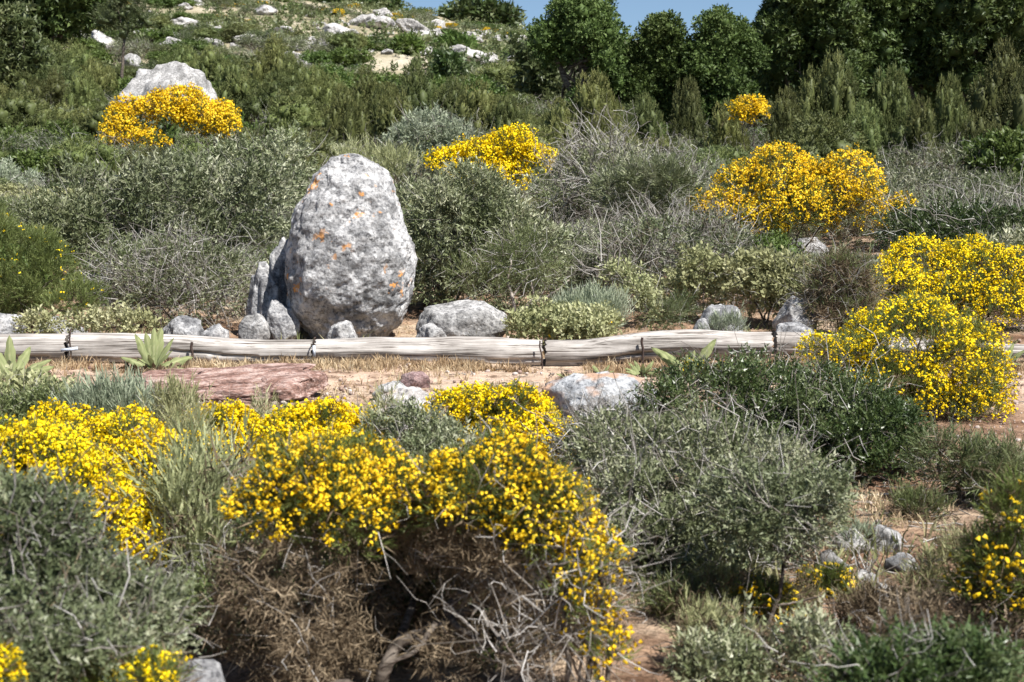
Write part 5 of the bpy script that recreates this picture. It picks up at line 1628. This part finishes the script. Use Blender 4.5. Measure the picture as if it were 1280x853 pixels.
def strip(n, x0, x1, y0, y1, rng):
    return x0 + (x1 - x0) * rng.random(n), y0 + (y1 - y0) * rng.random(n)
grng = np.random.default_rng(31)
def patchy(sc, th, off=0):
    return lambda x, y: fbm(np.stack([x * sc, y * sc, 0 * x + off], -1), 3) > th
a1 = strip(3300, -5.2, 5.2, 12.05, 12.56, grng)
a2 = strip(1500, -5.2, 5.2, 10.6, 12.3, grng)
a3 = strip(1500, -5.2, 5.2, 12.86, 13.5, grng)
a4 = strip(1600, -6, 7, 13.3, 17, grng)
a5 = strip(3500, .8, 3.4, 4.6, 8.6, grng)
cat2 = lambda *q: (np.concatenate([v[0] for v in q]), np.concatenate([v[1] for v in q]))
tufts('dry_grass', 'straw', cat2(a1, a2, a3, a4, a5), (.05, .13), 1, patchy(1.6, -.2))
tufts('dry_grass', 'straw', strip(3800, -5.4, 5.6, 12.22, 12.57, grng), (.03, .15), 8, patchy(2.3, -.12, 4))
b1 = strip(1500, -3.4, 3.4, 3.6, 9.5, grng)
b2 = strip(700, -5, 5, 13.0, 15, grng)
b3 = strip(1300, .55, 1.9, 3.9, 6.2, grng)
tufts('green_grass', 'grass', cat2(b1, b2, b3), (.08, .22), 2, patchy(1.1, .05, 9))


def pebbles():
    rng = np.random.default_rng(3)
    g = Geo()
    V, F = ICO[1]
    V0, F0 = norm(ICO[1][0][:12]), np.array([[0, 11, 5], [0, 5, 1], [0, 1, 7], [0, 7, 10], [0, 10, 11], [1, 5, 9], [5, 11, 4], [11, 10, 2], [10, 7, 6], [7, 1, 8], [3, 9, 4], [3, 4, 2], [3, 2, 6], [3, 6, 8], [3, 8, 9], [4, 9, 5], [2, 4, 11], [6, 2, 10], [8, 6, 7], [9, 8, 1]])
    x, y = cat2(strip(1100, -5.4, 5.4, 9.2, 12.4, rng), strip(260, .6, 3.4, 4.6, 9, rng), strip(800, -6, 7, 13, 17, rng), strip(1000, -4.4, -1.2, 10.0, 11.3, rng), strip(900, 3.0, 5.2, 8.4, 12.2, rng))
    s = .008 + .026 * rng.random(len(x)) ** 4
    p = np.stack([x, y, ground(x, y) + s * .3], 1)
    for v in range(3):
        k = np.arange(len(x)) % 3 == v
        T = V0 * (1 + .25 * np.random.default_rng(v).normal(size=(12, 1))) * np.array([1, .8, .6])
        scatter(g, (T, F0), p[k], norm(rng.normal(size=(k.sum(), 3)) * .3 + np.array([0, 0, 1])), s[k], rng)
    g.build('gravel', M['pebble'], kind='stuff')
    n = 900
    x, y = cat2(strip(420, .6, 3.4, 4.6, 8.8, rng), strip(300, -6, 7, 13, 17, rng), strip(180, -5, 5, 10, 12.4, rng))
    p = np.stack([x, y, ground(x, y) + .012], 1)
    a = rng.random(n) * 6.28
    L = .06 + .22 * rng.random(n) ** 2
    d = np.stack([np.cos(a), np.sin(a), rng.normal(size=n) * .08], 1) * L[:, None]
    pts = np.stack([p - d / 2, p + rng.normal(size=(n, 3)) * .008, p + d / 2], 1)
    g = Geo()
    tubes(g, pts, (.0025 + .004 * rng.random(n))[:, None] * np.array([[1, .9, .5]]), 4)
    g.build('fallen_sticks', M['twig'], kind='stuff')
pebbles()


def litter():
    rng = np.random.default_rng(12)
    g = Geo()
    x, y = cat2(strip(9000, .3, 3.6, 4.0, 9, rng), strip(5000, -5.4, 5.6, 10, 12.5, rng), strip(4000, -6, 7, 13, 16, rng))
    p = np.stack([x, y, ground(x, y) + .006 + .02 * rng.random(len(x)) ** 2], 1)
    k = fbm(p * 1.3 + 4, 3) > -.15
    p = p[k]
    d = norm(np.stack([rng.normal(size=len(p)), rng.normal(size=len(p)), .25 * rng.normal(size=len(p))], 1))
    T = t_sprig(2, .9, .4, 91, .5)
    scatter(g, T, p, d, .012 + .022 * rng.random(len(p)), rng)
    g.build('leaf_litter', M['dead'], kind='stuff')
litter()

# prototypes nobody used
for L in PROTO.values():
    for r in L:
        if r.name not in USED:
            for ch in list(r.children): bpy.data.objects.remove(ch)
            bpy.data.objects.remove(r)
bpy.context.view_layer.update()
tt = {}
for o in scene.objects:
    if o.type == 'MESH': tt[o.data.name] = (len(o.data.polygons), o.name)
print('TRIS unique', sum(v[0] for v in tt.values()), 'objects', len(scene.objects), 'placed', len(PLACED))
